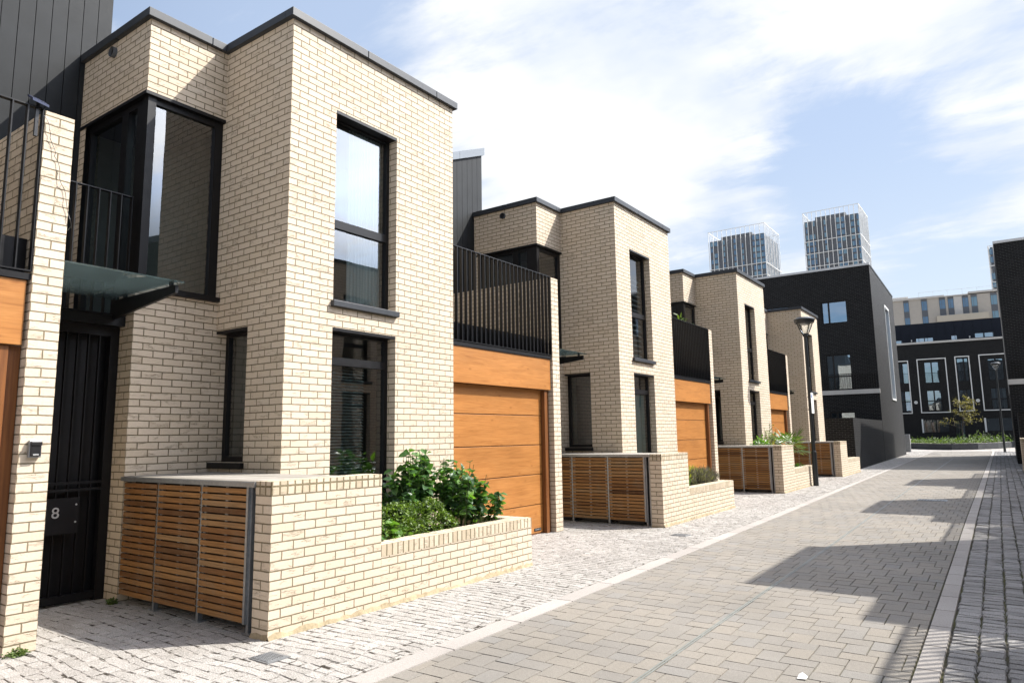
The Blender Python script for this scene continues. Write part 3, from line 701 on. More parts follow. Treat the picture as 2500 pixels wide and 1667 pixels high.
WL = ['nearest low brick wall closing the weathered bin store', 'low brick wall between second bin store and lavender planter', 'low brick wall under the palm fronds', 'farthest low brick wall, beside the black garden wall']
PL = ['nearest brick planter with broad leaved shrub and box hedge', 'brick planter holding lavender and green shrub', 'brick planter beside the lamp post, palm fronds above', 'farthest and smallest-looking brick planter, by the black garden wall']
for k in range(4):
    bin_store(k*L, BL[k]); bin_wall(k*L, WL[k]); planter(k*L, PL[k], 7.365 if k < 3 else 7.30)
for i, (lw_, lp_) in enumerate((('low brick wall across the street, just beyond the bottom right corner', 'brick planter across the street, beyond the bottom right corner'),
                               ('second low brick wall along the facing row, past the right frame edge', 'second brick planter along the facing row, past the right frame edge'),
                               ('third low brick wall along the facing row, past the right frame edge', 'third brick planter along the facing row, past the right frame edge'))):
    for o_, l_, g_ in ((bin_wall(0, lw_), lw_, 'low brick walls along the facing row'), (planter(0, lp_), lp_, 'brick planters along the facing row')):
        o_.scale.x = -1; o_.location = (XR-.11*i, ROFF[i], 0); o_['group'] = g_
bw = bin_wall(27.0, 'low brick wall on the right edge, before the right black building', 5.46, 3.4, 6.4); bw['group'] = 'brick walls on the right side'

# ------------------------------------------------------------------ plants
def leaf_cloud(name, mtl, pts, size, parent=None, aspect=.6, up_bias=.4, droop=.25, jitter=.35, out=None):
    """leaf shaped, folded faces at the given points (N,3)"""
    N = len(pts); q = MB(); 
    for i in range(N):
        p = Vector(pts[i]); s = size*random.uniform(1-jitter, 1+jitter)
        dv = Vector((random.gauss(0, 1), random.gauss(0, 1), random.gauss(0, .6)))
        if out is not None: dv += Vector(out[i])*1.3
        dv.z -= droop; dv.normalize()
        nn = Vector((random.gauss(0, .6), random.gauss(0, .6), random.uniform(.1, 1)+up_bias)); sd = dv.cross(nn)
        if sd.length < 1e-3: continue
        sd.normalize(); nn = sd.cross(dv).normalized(); w = s*aspect/2
        b0 = p; m1 = p+dv*s*.38; m2 = p+dv*s*.72-nn*s*.05; tp = p+dv*s-nn*s*.14
        f = nn*w*.35; r_ = random.random()
        l1, l2 = m1+sd*w+f, m2+sd*w*.72+f*.7-nn*s*.03; r1, r2 = m1-sd*w+f, m2-sd*w*.72+f*.7-nn*s*.03
        q.poly([b0, m1, l1], r_); q.poly([m1, m2, l2, l1], r_); q.poly([m2, tp, l2], r_)
        q.poly([b0, r1, m1], r_); q.poly([m1, r1, r2, m2], r_); q.poly([m2, r2, tp], r_)
    return q.build(name, mtl, parent)
def ellipsoid_pts(c, r, n, shell=.55):
    P = RNG.normal(size=(n, 3)); P /= np.linalg.norm(P, axis=1)[:, None]
    rad = (shell+(1-shell)*RNG.random(n))**.8; lump = 1+.16*np.sin(P[:, 0]*5+c[1])*np.cos(P[:, 1]*6+c[0])+.10*np.sin(P[:, 2]*9)
    return np.array(c)+P*rad[:, None]*lump[:, None]*np.array(r), P
# nearest planter
sh = thing('leafy_shrub', 'tall broad leaved dark green shrub in the nearest planter', 'shrub', (.5, 6.2, .47))
def at_(pts, o): return pts-np.array(o)
stems = MB(); LP = []; LO = []
O0 = (.5, 6.2, .47)
for i in range(95):
    y = random.uniform(5.7, 7.1); x = random.uniform(.15, .55) if y < 6.35 else random.uniform(.2, .92); top = np.interp(y, [5.6, 5.95, 6.1, 6.35, 6.65, 6.9, 7.12], [.50, .85, 1.06, .86, .90, .74, .42])*(random.uniform(.35, 1.0)**.6)
    base = Vector((x-.5+random.uniform(-.05, .05), (y-6.3)*.8+.1, 0)); tip = Vector((x-.5+random.uniform(-.1, .12), y-6.2, top))
    mid = (base+tip)/2+Vector((random.uniform(-.05, .05), random.uniform(-.05, .05), .05))
    stems.tube(base, mid, .006, .005, 5, False); stems.tube(mid, tip, .005, .003, 5, False)
    for j in range(20):
        t_ = random.uniform(.25, 1.0); a = base.lerp(mid, t_*2) if t_ < .5 else mid.lerp(tip, t_*2-1)
        LP.append(a); LO.append(Vector((random.gauss(0, 1), random.gauss(0, 1), .25)))
stems.build('stem', 'weed_leaf', sh); leaf_cloud('foliage', 'broad_leaf', LP, .105, sh, .64, .5, .3, .4, LO)
hd = thing('box_hedge', 'low clipped box hedge mound in front of the shrub', 'hedge', (.8, 5.6, .47))
P = np.concatenate([ellipsoid_pts((.0, -.30, .10), (.20, .50, .31), 4600, .80)[0], ellipsoid_pts((.02, .28, .08), (.19, .42, .33), 4000, .80)[0]]); P = P[(P[:, 2] > -.06) & (P[:, 1] > -.78)]
leaf_cloud('foliage', 'box_leaf', P, .034, hd, .6, .5, -.3, .3)
hb = thing('leafy_herb', 'small bright green leafy herb tucked by the nearest bin wall', 'plant', (.93, 5.12, .5))
P, O = ellipsoid_pts((-.02, .02, .08), (.10, .24, .15), 130, .3); leaf_cloud('foliage', 'herb_leaf', P, .085, hb, .65, .6, .2, .4, O)
bh = thing('shaded_undergrowth', 'dark low undergrowth beneath the nearest lower window', 'plant', (.3, 5.4, .47))
P, O = ellipsoid_pts((0, 0, .05), (.22, .5, .16), 240, .3); leaf_cloud('foliage', 'broad_leaf', P, .07, bh, .6, .5, .2, .4, O)
# second planter
def fine_bush(name, label, cat, loc, r, mtl, n, size, up=1.2):
    t_ = thing(name, label, cat, loc); q = MB()
    P, O = ellipsoid_pts((0, 0, r[2]*.55), r, n, .15)
    for p, o_ in zip(P, O):
        if p[2] < -.02: continue
        dv = (Vector(o_)*.6+Vector((0, 0, up))+Vector((random.gauss(0, .35), random.gauss(0, .35), 0))).normalized(); s = size*random.uniform(.6, 1.3)
        sd = dv.cross(Vector((random.gauss(0, 1), random.gauss(0, 1), .1))).normalized()*s*.09; b0 = Vector(p)
        r_ = random.random(); q.poly([b0-sd, b0+sd, b0+dv*s], r_)
    q.build('foliage', mtl, t_); return t_
fine_bush('green_shrub', 'small bright green shrub at the near end of the second planter', 'shrub', (.78, 5.2+L, .50), (.20, .46, .18), 'herb_leaf', 3600, .08)
fine_bush('lavender', 'purple grey lavender bush in the second planter', 'shrub', (.74, 6.75+L, .50), (.26, .66, .21), 'grey_leaf', 3600, .09)
fine_bush('flowering_shrub', 'yellow green flowering shrub behind the lavender', 'shrub', (.45, 6.5+L, .52), (.30, 1.0, .22), 'yellow_leaf', 3600, .08)
# third planter: fan palm, spindly shrub, low plants
pm = thing('fan_palm', 'fan palm with spiky fronds over the third planter', 'palm', (.55, 7.15+2*L-.3, .47))
q = MB(); q.tube((0, 0, 0), (.02, .0, .55), .07, .06, 9); q.build('trunk', 'bark', pm)
q = MB(); st = MB()
for i in range(15):
    an = random.uniform(0, 6.283); el = random.uniform(-.15, 1.05); ln = random.uniform(.35, .62)
    hv = Vector((math.cos(an)*math.cos(el)*.75, math.sin(an)*math.cos(el)*1.25, math.sin(el)*.8)); b0 = Vector((.02, 0, .55)); c_ = b0+hv*ln
    st.tube(b0, c_, .008, .006, 5, False)
    side = hv.cross(Vector((0, 0, 1))).normalized(); upv = side.cross(hv).normalized(); r_ = random.random()
    for j in range(21):
        a = (j-10)/10*1.9; dv = (hv.normalized()*math.cos(a)+side*math.sin(a)+upv*random.uniform(-.1, .15)).normalized(); s = random.uniform(.42, .55)*(.75+.25*math.cos(a))
        wv = dv.cross(upv).normalized()*.021; md = c_+dv*s*.6; tp = c_+dv*s-Vector((0, 0, s*.12))
        q.poly([c_, md-wv, tp, md+wv], min(1, max(0, r_+random.uniform(-.15, .15))))
q.build('frond', 'palm_leaf', pm); st.build('frond_stalk', 'palm_leaf', pm)
sp = thing('spindly_shrub', 'tall spindly thin leaved shrub rising behind the palm', 'shrub', (.4, 5.6+2*L, .47)); st = MB(); LP = []
for i in range(9):
    b0 = Vector((0, random.uniform(-.1, .1), 0)); tp = Vector((random.uniform(-.1, .1), random.uniform(-.45, .65), random.uniform(.85, 1.5))); st.tube(b0, tp, .008, .003, 5, False)
    for j in range(16):
        LP.append(b0.lerp(tp, random.uniform(.35, 1))+Vector((random.gauss(0, .03), random.gauss(0, .05), 0)))
st.build('stem', 'bark', sp); leaf_cloud('foliage', 'weed_leaf', LP, .085, sp, .3, .4, .1)
yc = thing('variegated_yucca', 'pale striped spiky plant between palm and bin wall', 'plant', (.4, 5.25+2*L, .47)); q = MB()
for i in range(46):
    an = random.uniform(0, 6.283); el = random.uniform(.2, 1.4); dv = Vector((math.cos(an)*math.cos(el), math.sin(an)*math.cos(el), math.sin(el))); s = random.uniform(.5, .75); b0 = Vector((0, 0, .45)); wv = dv.orthogonal().normalized()*.02
    q.poly([b0-wv, b0+wv, b0+dv*s], random.random())
q.build('foliage', 'yellow_leaf', yc); q = MB(); q.tube((0, 0, 0), (0, 0, .47), .03, .025, 7); q.build('trunk', 'bark', yc)
lp = thing('window_plant', 'leafy green plant showing over the third bin store lid', 'plant', (.5, 5.0+2*L, .47)); P, O = ellipsoid_pts((-.15, -.2, .75), (.25, .3, .22), 150, .3)
leaf_cloud('foliage', 'herb_leaf', P, .11, lp, .5, .5, .1, .4, O); q = MB(); q.tube((-.05, -.05, 0), (-.15, -.2, .75), .012, .008, 6); q.build('stem', 'bark', lp)
gc = thing('creeping_plant', 'low green creeper along the third planter edge', 'plant', (.8, 6.9+2*L, .47)); P, O = ellipsoid_pts((0, 0, .05), (.18, .5, .13), 200, .3); leaf_cloud('foliage', 'herb_leaf', P, .07, gc, .5)
gc = thing('tufted_plant', 'small green tuft in the farthest planter', 'plant', (.85, 5.15+3*L, .47)); P, O = ellipsoid_pts((0, 0, .1), (.12, .3, .16), 160, .3); leaf_cloud('foliage', 'herb_leaf', P, .06, gc, .5)
tp_ = thing('terrace_plant', 'potted plant peeping over the second house terrace railing', 'plant', (-.75, 10.2-1.0+L, 2.90))
q = MB(); q.lathe((0, 0, 0), [(.0, .0), (.16, .0), (.2, .4), (.0, .38)], 16); q.build('plant_pot', 'plastic_black', tp_); q = MB(); q.tube((0, 0, .38), (0, 0, 1.2), .02, .012, 6); q.build('stem', 'bark', tp_)
P, O = ellipsoid_pts((0, .3, 1.45), (.28, .5, .28), 170, .3); leaf_cloud('foliage', 'weed_leaf', P, .15, tp_, .3, .4, .2, .4, O)

for wx, wy, sx_, sy_, lb_ in ((-.06, 2.30, .07, .09, 'mossy weed tuft at the foot of the nearest brick pier'), (-1.22, 3.52, .07, .05, 'weed tuft in the corner between gate and bin store')):
    wt = thing('weed_tuft', lb_, 'weed', (wx, wy, 0)); P, O = ellipsoid_pts((0, 0, .015), (sx_, sy_, .03), 160, .2); P[:, 2] = np.abs(P[:, 2]); leaf_cloud('foliage', 'weed_leaf', P, .028, wt, .5, .5, -.5)
# ------------------------------------------------------------------ street furniture
def lamp(loc, hgt, label, s=1.0):
    t_ = thing('street_lamp', label, 'street lamp', loc, 'street lamps')
    q = MB(); q.tube((0, 0, 0), (0, 0, 1.0), .078, .078, 16); q.tube((0, 0, 1.0), (0, 0, hgt-.62), .058, .050, 16); q.tube((0, 0, .98), (0, 0, 1.03), .08, .06, 16); q.build('post', 'lamp_metal', t_)
    z = hgt-.62
    q = MB(); q.lathe((0, 0, z), [(.05, -.02), (.075, .03), (.06, .10), (.0, .10)], 20)
    for k in range(4):
        a = math.pi/4+k*math.pi/2; pr = [(.055, .02), (.13, .14), (.20, .28), (.265, .42)]
        for (ra, za), (rb, zb) in zip(pr, pr[1:]): q.tube((ra*math.cos(a), ra*math.sin(a), z+za), (rb*math.cos(a), rb*math.sin(a), z+zb), .018, .016, 6)
    q.build('lamp_bracket', 'lamp_metal', t_)
    q = MB(); q.lathe((0, 0, z), [(.235, .42), (.275, .425), (.305, .52), (.30, .54), (.22, .59), (.0, .62)], 32); q.lathe((0, 0, z), [(.0, .405), (.235, .42)], 32); q.build('lamp_canopy', 'lamp_metal', t_)
    q = MB(); q.lathe((0, 0, z), [(.06, .105), (.13, .20), (.19, .32), (.228, .415)], 28); q.build('lamp_bowl', 'lamp_glass', t_, smooth=True)
    q = MB(); q.lathe((0, 0, z), [(.0, .36), (.12, .37), (.13, .40), (.0, .404)], 20); q.build('lamp_reflector', 'pale_metal', t_)
    return t_
l1 = lamp((1.33, 22.38, 0), 5.09, 'nearer black street lamp, carrying a parking sign on its post')
lamp((5.77, 59.6, 0), 6.28, 'farther black street lamp, on the right before the far buildings')
sg = thing('parking_sign', 'white parking sign fixed high on the nearer lamp post', 'sign', (1.33+.06, 22.38, 2.14))
q = MB(); q.box(.0, .008, -.16, .16, 0, .61, .5); q.build('sign_panel', 'white_paint', sg)
n = mat('sign_blue'); n.fin((.02, .10, .38), .4)
q = MB(); q.box(.0085, .011, -.12, -.02, .47, .57, .5); q.build('sign_symbol', 'sign_blue', sg)
text_part('sign_text', 'P', .09, 'white_paint', sg, (.0118, -.07, .52), (R(90), 0, R(90)), .0005)
q = MB(); q.box(-.13, 0, -.012, .012, .10, .13, .5); q.box(-.13, 0, -.012, .012, .47, .50, .5); q.build('sign_clip', 'galvanised', sg)
def cover(name, x, y, sx_, sy_, label, rz=0):
    t_ = thing(name, label, 'drain cover', (x, y, .004), None, rz); q = MB(); q.box(-sx_/2, sx_/2, -sy_/2, sy_/2, -.01, .006, .5); q.box(-sx_/2-.015, sx_/2+.015, -sy_/2-.015, sy_/2+.015, -.01, .002, .5)
    nr = 9
    for i in range(nr):
        for j in range(7): q.box(-sx_/2+.01+i*(sx_-.02)/nr, -sx_/2+.01+(i+.62)*(sx_-.02)/nr, -sy_/2+.01+j*(sy_-.02)/7, -sy_/2+.01+(j+.6)*(sy_-.02)/7, .006, .010, .5)
    q.build('grating', 'galvanised', t_); return t_
cover('drain_cover', 1.60, 3.32, .20, .17, 'small square metal drain cover in the setts before the nearest bin wall'); cover('drain_cover', 1.79, 10.7, .24, .2, 'small drain cover in the setts in front of the second house')
cover('road_gully', 4.59, 18.7, .55, .35, 'rectangular gully grating lying in a tower shadow on the road')
cover('drain_cover', 6.35, 9.4, .14, .5, 'dark drain slot in the grey setts at the right edge')
# key safe on the nearest pier, solar light above it
ks = thing('key_safe', 'black key safe with grey rim on the nearest brick pier', 'key safe', (-.103, 2.322, 1.47))
q = MB(); q.box(0, .035, -.045, .045, -.0, .135, .5); q.build('safe_body', 'galvanised', ks, bevel=.006); q = MB(); q.box(.035, .05, -.036, .036, .012, .095, .5); q.box(.035, .058, -.04, .04, .095, .125, .5); q.build('safe_cover', 'plastic_black', ks, bevel=.005)
q = MB(); q.box(.051, .0525, -.02, .02, .018, .03, .5); q.build('safe_label', 'letter_grey', ks)
sv = thing('solar_light', 'small solar light panel clipped on the terrace railing by the pier', 'solar light', (-.14, 2.17, 4.33))
q = MB(); q.box(-.012, .012, -.012, .012, -.25, .06, .5); q.build('bracket', 'plastic_black', sv)
q = MB(); p4 = [(.07, -.06, .04), (.07, .06, .02), (-.05, .06, .09), (-.05, -.06, .11)]; q.poly(p4, .5); q.poly([(a, b_, c_-.02) for a, b_, c_ in p4][::-1], .5)
for i in range(4):
    a, b_ = p4[i], p4[(i+1) % 4]; q.poly([(a[0], a[1], a[2]-.02), (b_[0], b_[1], b_[2]-.02), b_, a], .5)
q.build('solar_panel', 'solar_cell', sv)
pp = thing('paper_scrap', 'white torn paper scrap lying on the road at the bottom', 'litter', (4.93, 4.93, .006)); q = MB()
q.poly([(-.025, -.02, 0), (.03, -.012, .004), (.035, .02, .012), (.0, .03, .03)], .5); q.poly([(.0, .03, .03), (-.02, .015, .02), (-.025, -.02, .0)], .5); q.build('paper_sheet', 'paper', pp)
# a cable of fairy lights hanging down the nearest pier
q = MB(); pts = [(-.10, 2.22, 4.26)]
for i in range(26): pts.append((-.095+random.uniform(0, .012), 2.22+i*.0105+random.uniform(-.012, .012), 4.26-i*.036))
for a, b_ in zip(pts, pts[1:]): q.tube(a, b_, .0025, .0025, 4, False)
pts2 = [(-.085, 2.47, 3.38)]+[(-.3-.13*i, 2.50+.02*i, 3.38-.10*math.sin(i*.8)+.14*i/4) for i in range(1, 8)]
for a, b_ in zip(pts2, pts2[1:]): q.tube(a, b_, .0025, .0025, 4, False)
tag(q.build('light_cable', 'plastic_black'), 'thin black light cable straggling down the nearest brick pier', 'cable')

# ------------------------------------------------------------------ black buildings at the far end of the street
RZ = .0215
def black_building(loc, rz, label, d, w, hgt, mirror=False, frame_span=None):
    """local: x = 0 street face (building lies at -x), y from 0 to d; w = width back from the street"""
    t_ = thing('brick_apartment_block', label, 'building', loc, 'black brick blocks at the end of the street', rz)
    q = MB((0, 0)); ho = [(-2.60, -1.28, 7.64, 8.90), (-2.56, -1.28, 3.88, 5.86), (-2.56, -1.28, .9, 2.66)]
    sh_ = [frame_span] if frame_span else []
    q.wall('x', 0, 0, d, 0, hgt, sh_); q.wall('y', 0, -w, 0, 0, hgt, ho+[(a-3.1, b_-3.1, c_, e) for a, b_, c_, e in ho])
    for a, b_, c_, e in ho+[(a-3.1, b_-3.1, c_, e) for a, b_, c_, e in ho]:
        for p_ in ([(a, 0, c_), (a, .15, c_), (a, .15, e), (a, 0, e)], [(b_, .15, c_), (b_, 0, c_), (b_, 0, e), (b_, .15, e)], [(a, 0, e), (a, .15, e), (b_, .15, e), (b_, 0, e)], [(a, .15, c_), (a, 0, c_), (b_, 0, c_), (b_, .15, c_)]): q.poly(p_, .5)
    q.poly([(0, d, 0), (-w, d, 0), (-w, d, hgt), (0, d, hgt)], .5); q.poly([(-w, d, 0), (-w, 0, 0), (-w, 0, hgt), (-w, d, hgt)], .5)
    q.build('brick_wall', 'black_brick', t_)
    q = MB(); q.box(-w-.03, .03, -.04, .2, hgt, hgt+.12, .5); q.build('roof_coping', 'pale_metal', t_)
    q = MB(); q.box(-w-.03, .02, .2, d+.03, hgt, hgt+.1, .5); q.build('roof_edge', 'black_metal', t_)
    for a, b_, c_, e in ho+[(a-3.1, b_-3.1, c_, e) for a, b_, c_, e in ho]:
        q = MB(); frame(q, 'y', .10, a, b_, c_, e, .055, .05, [(c_+.72, .07)] if e-c_ > 1.9 else (), [(a+.32, .09)]); wn = q.build('window', 'black_metal', t_)
        pane('window_pane', 'y', .13, a+.05, b_-.05, c_+.05, e-.05, wn, 'far_glass')
        q = MB(); q.poly([(a, .2, c_), (b_, .2, c_), (b_, .2, e), (a, .2, e)], .5); q.build('window_blind_backing', 'pale_blind' if 3 < c_ < 7 else 'dark_room', wn)  # flat sheet behind the glass, pale in the middle row, dark in the others
    q = MB(); q.box(-w, .03, -.10, .02, 3.62, 3.86, .5); q.build('stone_band', 'pale_stone', t_)
    q = MB()
    q.box(-3.4, -.06, -.06, -.045, 4.74, 4.76, .5); q.box(-3.4, -.06, -.06, -.045, 3.90, 3.915, .5)
    for i in range(28): q.box(-3.38+i*.12, -3.355+i*.12, -.06, -.04, 3.915, 4.74, .5)
    q.build('balcony_railing', 'black_metal', t_)
    if frame_span:
        a, b_, c_, e = frame_span; q = MB()
        for bx in ((-.05, .045, a, a+.10, c_, e), (-.05, .045, b_-.10, b_, c_, e), (-.05, .045, a+.10, b_-.10, e-.12, e), (-.05, .06, a+.10, b_-.10, c_, c_+.10)): q.box(*bx, .5)
        q.box(-.16, -.05, b_-.10, b_-.01, c_+.1, e-.12, .5)
        wn = q.build('window_surround', 'white_paint', t_); q = MB(); q.poly([(-.15, a+.1, c_+.1), (-.15, b_-.1, c_+.1), (-.15, b_-.1, e-.12), (-.15, a+.1, e-.12)], .5); q.build('window_pane', 'blue_glass', wn)
    return t_
lb = black_building((.63, 42.17, 0), RZ, 'left black brick block with tall white framed slot window', 11.6, 15, 10.72, frame_span=(5.7, 7.9, 3.45, 9.33))
rb = black_building((6.34, 39.6, 0), 0, 'right black brick block cut off by the right edge', 13.4, 12, 10.33)
rb.scale.x = -1
q = MB(); q.box(.0, .03, 4.5, 4.6, 3.4, 9.2, .5); q.box(.0, .03, 6.8, 6.9, 3.4, 9.2, .5); q.box(.0, .03, 4.6, 6.8, 9.1, 9.2, .5); q.box(.0, .03, 4.6, 6.8, 3.4, 3.5, .5); q.build('window_surround', 'pale_stone', rb)
def garden_wall(loc, rz, label, d, w, h):
    t_ = thing('garden_wall', label, 'garden wall', loc, 'black brick garden walls', rz); q = MB((0, 0)); q.box(-w, 0, 0, d, 0, h, .5); q.build('brick_wall', 'black_brick', t_)
    q = MB(); q.box(-w, .0, -.003, d, h, h+.05, .5); q.build('wall_coping', 'black_brick', t_); return t_
garden_wall((.90, 31.92, 0), RZ+.005, 'black brick garden wall in front of the left black block', 10.2, 3.2, 2.10)
garden_wall((6.50+2.4, 34.6, 0), 0, 'black brick garden wall beside the right edge of the street', 5.0, 2.4, 2.2)
ub = thing('utility_cabinet', 'grey utility cabinet at the corner of the left black block', 'cabinet', (-.05, 60.2, 0)); q = MB(); q.box(-.45, .05, 0, .35, 0, 1.30, .5); q.build('cabinet_body', 'galvanised', ub, bevel=.02); q = MB(); q.box(.051, .07, .03, .16, .55, 1.0, .5); q.build('meter_box', 'white_paint', ub)

# far terrace closing the view
ft = thing('townhouse_terrace', 'black brick terrace with white window surrounds closing the street', 'building', (0, 80, 0), None, math.atan(.1))
surr = [(-5.4, -1.55, 3.25, 8.56), (-.82, 1.68, 3.28, 8.64), (2.40, 3.62, 3.36, 8.70), (4.36, 7.0, 3.36, 8.74), (7.9, 9.2, 3.36, 8.74)]
wins = []
for a, b_, c_, e in surr:
    m_ = (a+b_)/2; hw = min(.62, (b_-a)/2-.14)
    if b_-a < 1.5: wins += [(m_-hw, m_+hw, 6.25, e-.2, .62), (m_-hw, m_+hw, 3.6, 5.45, .62)]
    else: wins += [(m_-hw-.02, m_+hw-.02, 6.22, 8.30, .5), (m_-hw, m_+hw, 3.5, 5.5, .5)]
wins += [(-2.9, -1.6, 6.25, 8.3, .6), (-2.9, -1.6, 3.5, 5.5, .6)]
gw_ = [(-.72, 1.45, 1.35, 2.62, .5), (4.45, 6.6, 1.4, 2.68, .5), (-4.5, -2.4, 1.3, 2.6, .5), (1.9, 2.75, .2, 2.5, .5)]
q = MB((0, 0)); q.wall('y', 0, -22, 26, 0, 10.15, [w_[:4] for w_ in wins+gw_])
q.build('brick_wall', 'black_brick', ft)
q = MB(); q.box(-22, 26, .02, 9, 0, .02, .5); q.poly([(-22, .6, 0), (26, .6, 0), (26, .6, 10.15), (-22, .6, 10.15)], .5); q.build('room_lining', 'dark_room', ft)
q = MB(); q.box(-22, 26, -.12, .35, 10.15, 10.34, .5); q.build('cornice', 'pale_stone', ft)
for a, b_, c_, e in surr:
    q = MB(); w_ = .085
    for bx in ((a, a+w_, c_, e), (b_-w_, b_, c_, e), (a+w_, b_-w_, e-w_, e), (a+w_, b_-w_, c_, c_+w_)): q.box(bx[0], bx[1], -.10, .03, bx[2], bx[3], .5)
    q.build('window_surround', 'white_paint', ft)
for i, (a, b_, c_, e, sp_) in enumerate(wins+gw_):
    q = MB(); frame(q, 'y', .06, a, b_, c_, e, .05, .05, [(c_+.9, .06)] if b_-a < 1.3 and c_ > 3 and i % 2 else (), [(a+(b_-a)*sp_-.06, .12)]); wn = q.build('window', 'black_metal', ft)
    pane('window_pane', 'y', .10, a+.04, b_-.04, c_+.04, e-.04, wn, 'far_glass')
    if c_ > 3:
        q = MB(); q.box(a-.05, b_+.05, -.02, -.005, c_+.98, c_+1.0, .5)
        for k in range(13): q.box(a+k*(b_-a)/12, a+k*(b_-a)/12+.012, -.02, -.008, c_, c_+.98, .5)
        q.build('balcony_railing', 'black_metal', wn)
    if i in (4, 7, 8, 10):
        q = MB(); q.poly([(a, .3, c_), (a+(b_-a)*.3, .3, c_), (a+(b_-a)*.3, .3, e), (a, .3, e)]); q.poly([(b_-(b_-a)*.25, .3, c_), (b_, .3, c_), (b_, .3, e), (b_-(b_-a)*.25, .3, e)]); q.build('curtain', 'curtain', wn)
for a, b_ in ((-.86, -.72), (4.3, 4.45)):
    q = MB(); q.box(a, b_, -.08, .03, 1.35, 2.68, .5); q.build('window_jamb', 'white_paint', ft)
for px in (-1.19, 3.97):
    q = MB(); q.tube((px, 0, 4.35), (px, -.03, 4.35), .165, .165, 8); q.build('number_plaque', 'white_paint', ft); q = MB(); q.box(px-.08, px+.08, -.034, -.030, 4.33, 4.37, .5); q.build('plaque_mark', 'taupe_panel', ft)
uw = [(-.68, .92, 10.6, 11.1), (4.47, 6.1, 10.7, 11.22), (-4.2, -3.3, 10.6, 11.1), (-2.5, -1.9, 10.55, 11.0), (2.45, 3.0, 10.65, 11.15)]
q = MB((0, 0)); q.wall('y', 3.0, -22, 26, 10.1, 12.6, uw); q.poly([(-22, 3, 12.6), (26, 3, 12.6), (26, 12, 12.6), (-22, 12, 12.6)], .5)
for i in range(60): q.box(-22+i*.8, -22+i*.8+.03, 2.97, 3.0, 10.1, 12.6, .5)
us = q.build('clad_upper_storey', 'navy_cladding', ft)
for a, b_, c_, e in uw:
    q = MB(); frame(q, 'y', 3.02, a, b_, c_, e, .05, .05, (), [((a+b_)/2-.04, .08)] if b_-a > 1 else ()); wn = q.build('window', 'black_metal', us); pane('window_pane', 'y', 3.06, a+.04, b_-.04, c_, e, us, 'far_glass')
for a in (-1.1, 4.0):
    q = MB(); q.box(a, a+.1, 2.85, 2.97, 10.75, 10.95, .5); q.build('wall_light', 'pale_metal', us)
q = MB(); q.poly([(-22, 3.9, 10.1), (26, 3.9, 10.1), (26, 3.9, 12.5), (-22, 3.9, 12.5)]); q.build('attic_lining', 'dark_room', ft)

# beige block behind the terrace
bb = thing('beige_apartment_block', 'beige panelled block with dark window columns behind the far terrace', 'building', (0, 130, 0), None, math.atan(.1))
cols = [(-6.28, -5.5), (-3.76, -2.92), (-1.25, -.4), (-.07, .72), (1.88, 2.71), (3.06, 3.88), (5.61, 6.48), (8.2, 9.0), (10.5, 11.3), (-9.2, -8.4)]
q = MB((0, 0)); q.box(-16, 16, 0, 12, 0, 22.8, .5); q.build('panel_wall', 'beige_panel', bb)
q = MB(); q.box(-16.1, -.5, -.25, 12.1, 22.8, 23.1, .5); q.box(-.5, 2.75, -.2, 12, 22.8, 22.95, .5); q.box(2.75, 16.1, -.25, 12.1, 22.95, 23.25, .5); q.box(-9, -5.5, 3, 6, 23.1, 23.9, .5); q.build('roof_edge', 'pale_stone', bb)
for i, (a, b_) in enumerate(cols):
    q = MB(); q.box(a, b_, -.04, .0, 12, 22.75, .5); dc = q.build('window_column', 'taupe_panel', bb)
    for z in (20.9, 18.4, 15.9):
        q = MB(); q.box(a+.06, a+.30, -.06, -.041, z, z+1.45, .5); q.box(a+.34, b_-.04, -.06, -.041, z, z+1.45, .5); q.build('window', 'pale_blue_glass' if i in (5, 6) else 'blue_glass', dc)
q = MB(); q.box(.75, 1.85, -.05, 0, 19.5, 22.7, .5); q.build('white_panel', 'pale_stone', bb)
q = MB(); q.box(-1.8, 5.1, -1.2, 0, 18.7, 19.65, .5); q.build('projecting_ledge', 'ledge_panel', bb)
q = MB()
for z in (23.9,): q.box(-4, 16, .3, .33, z, z+.03, .5)
for i in range(11): q.box(-4+i*2, -3.97+i*2, .3, .33, 23.0, 23.9, .5)
q.build('roof_guard_rail', 'pale_metal', bb)

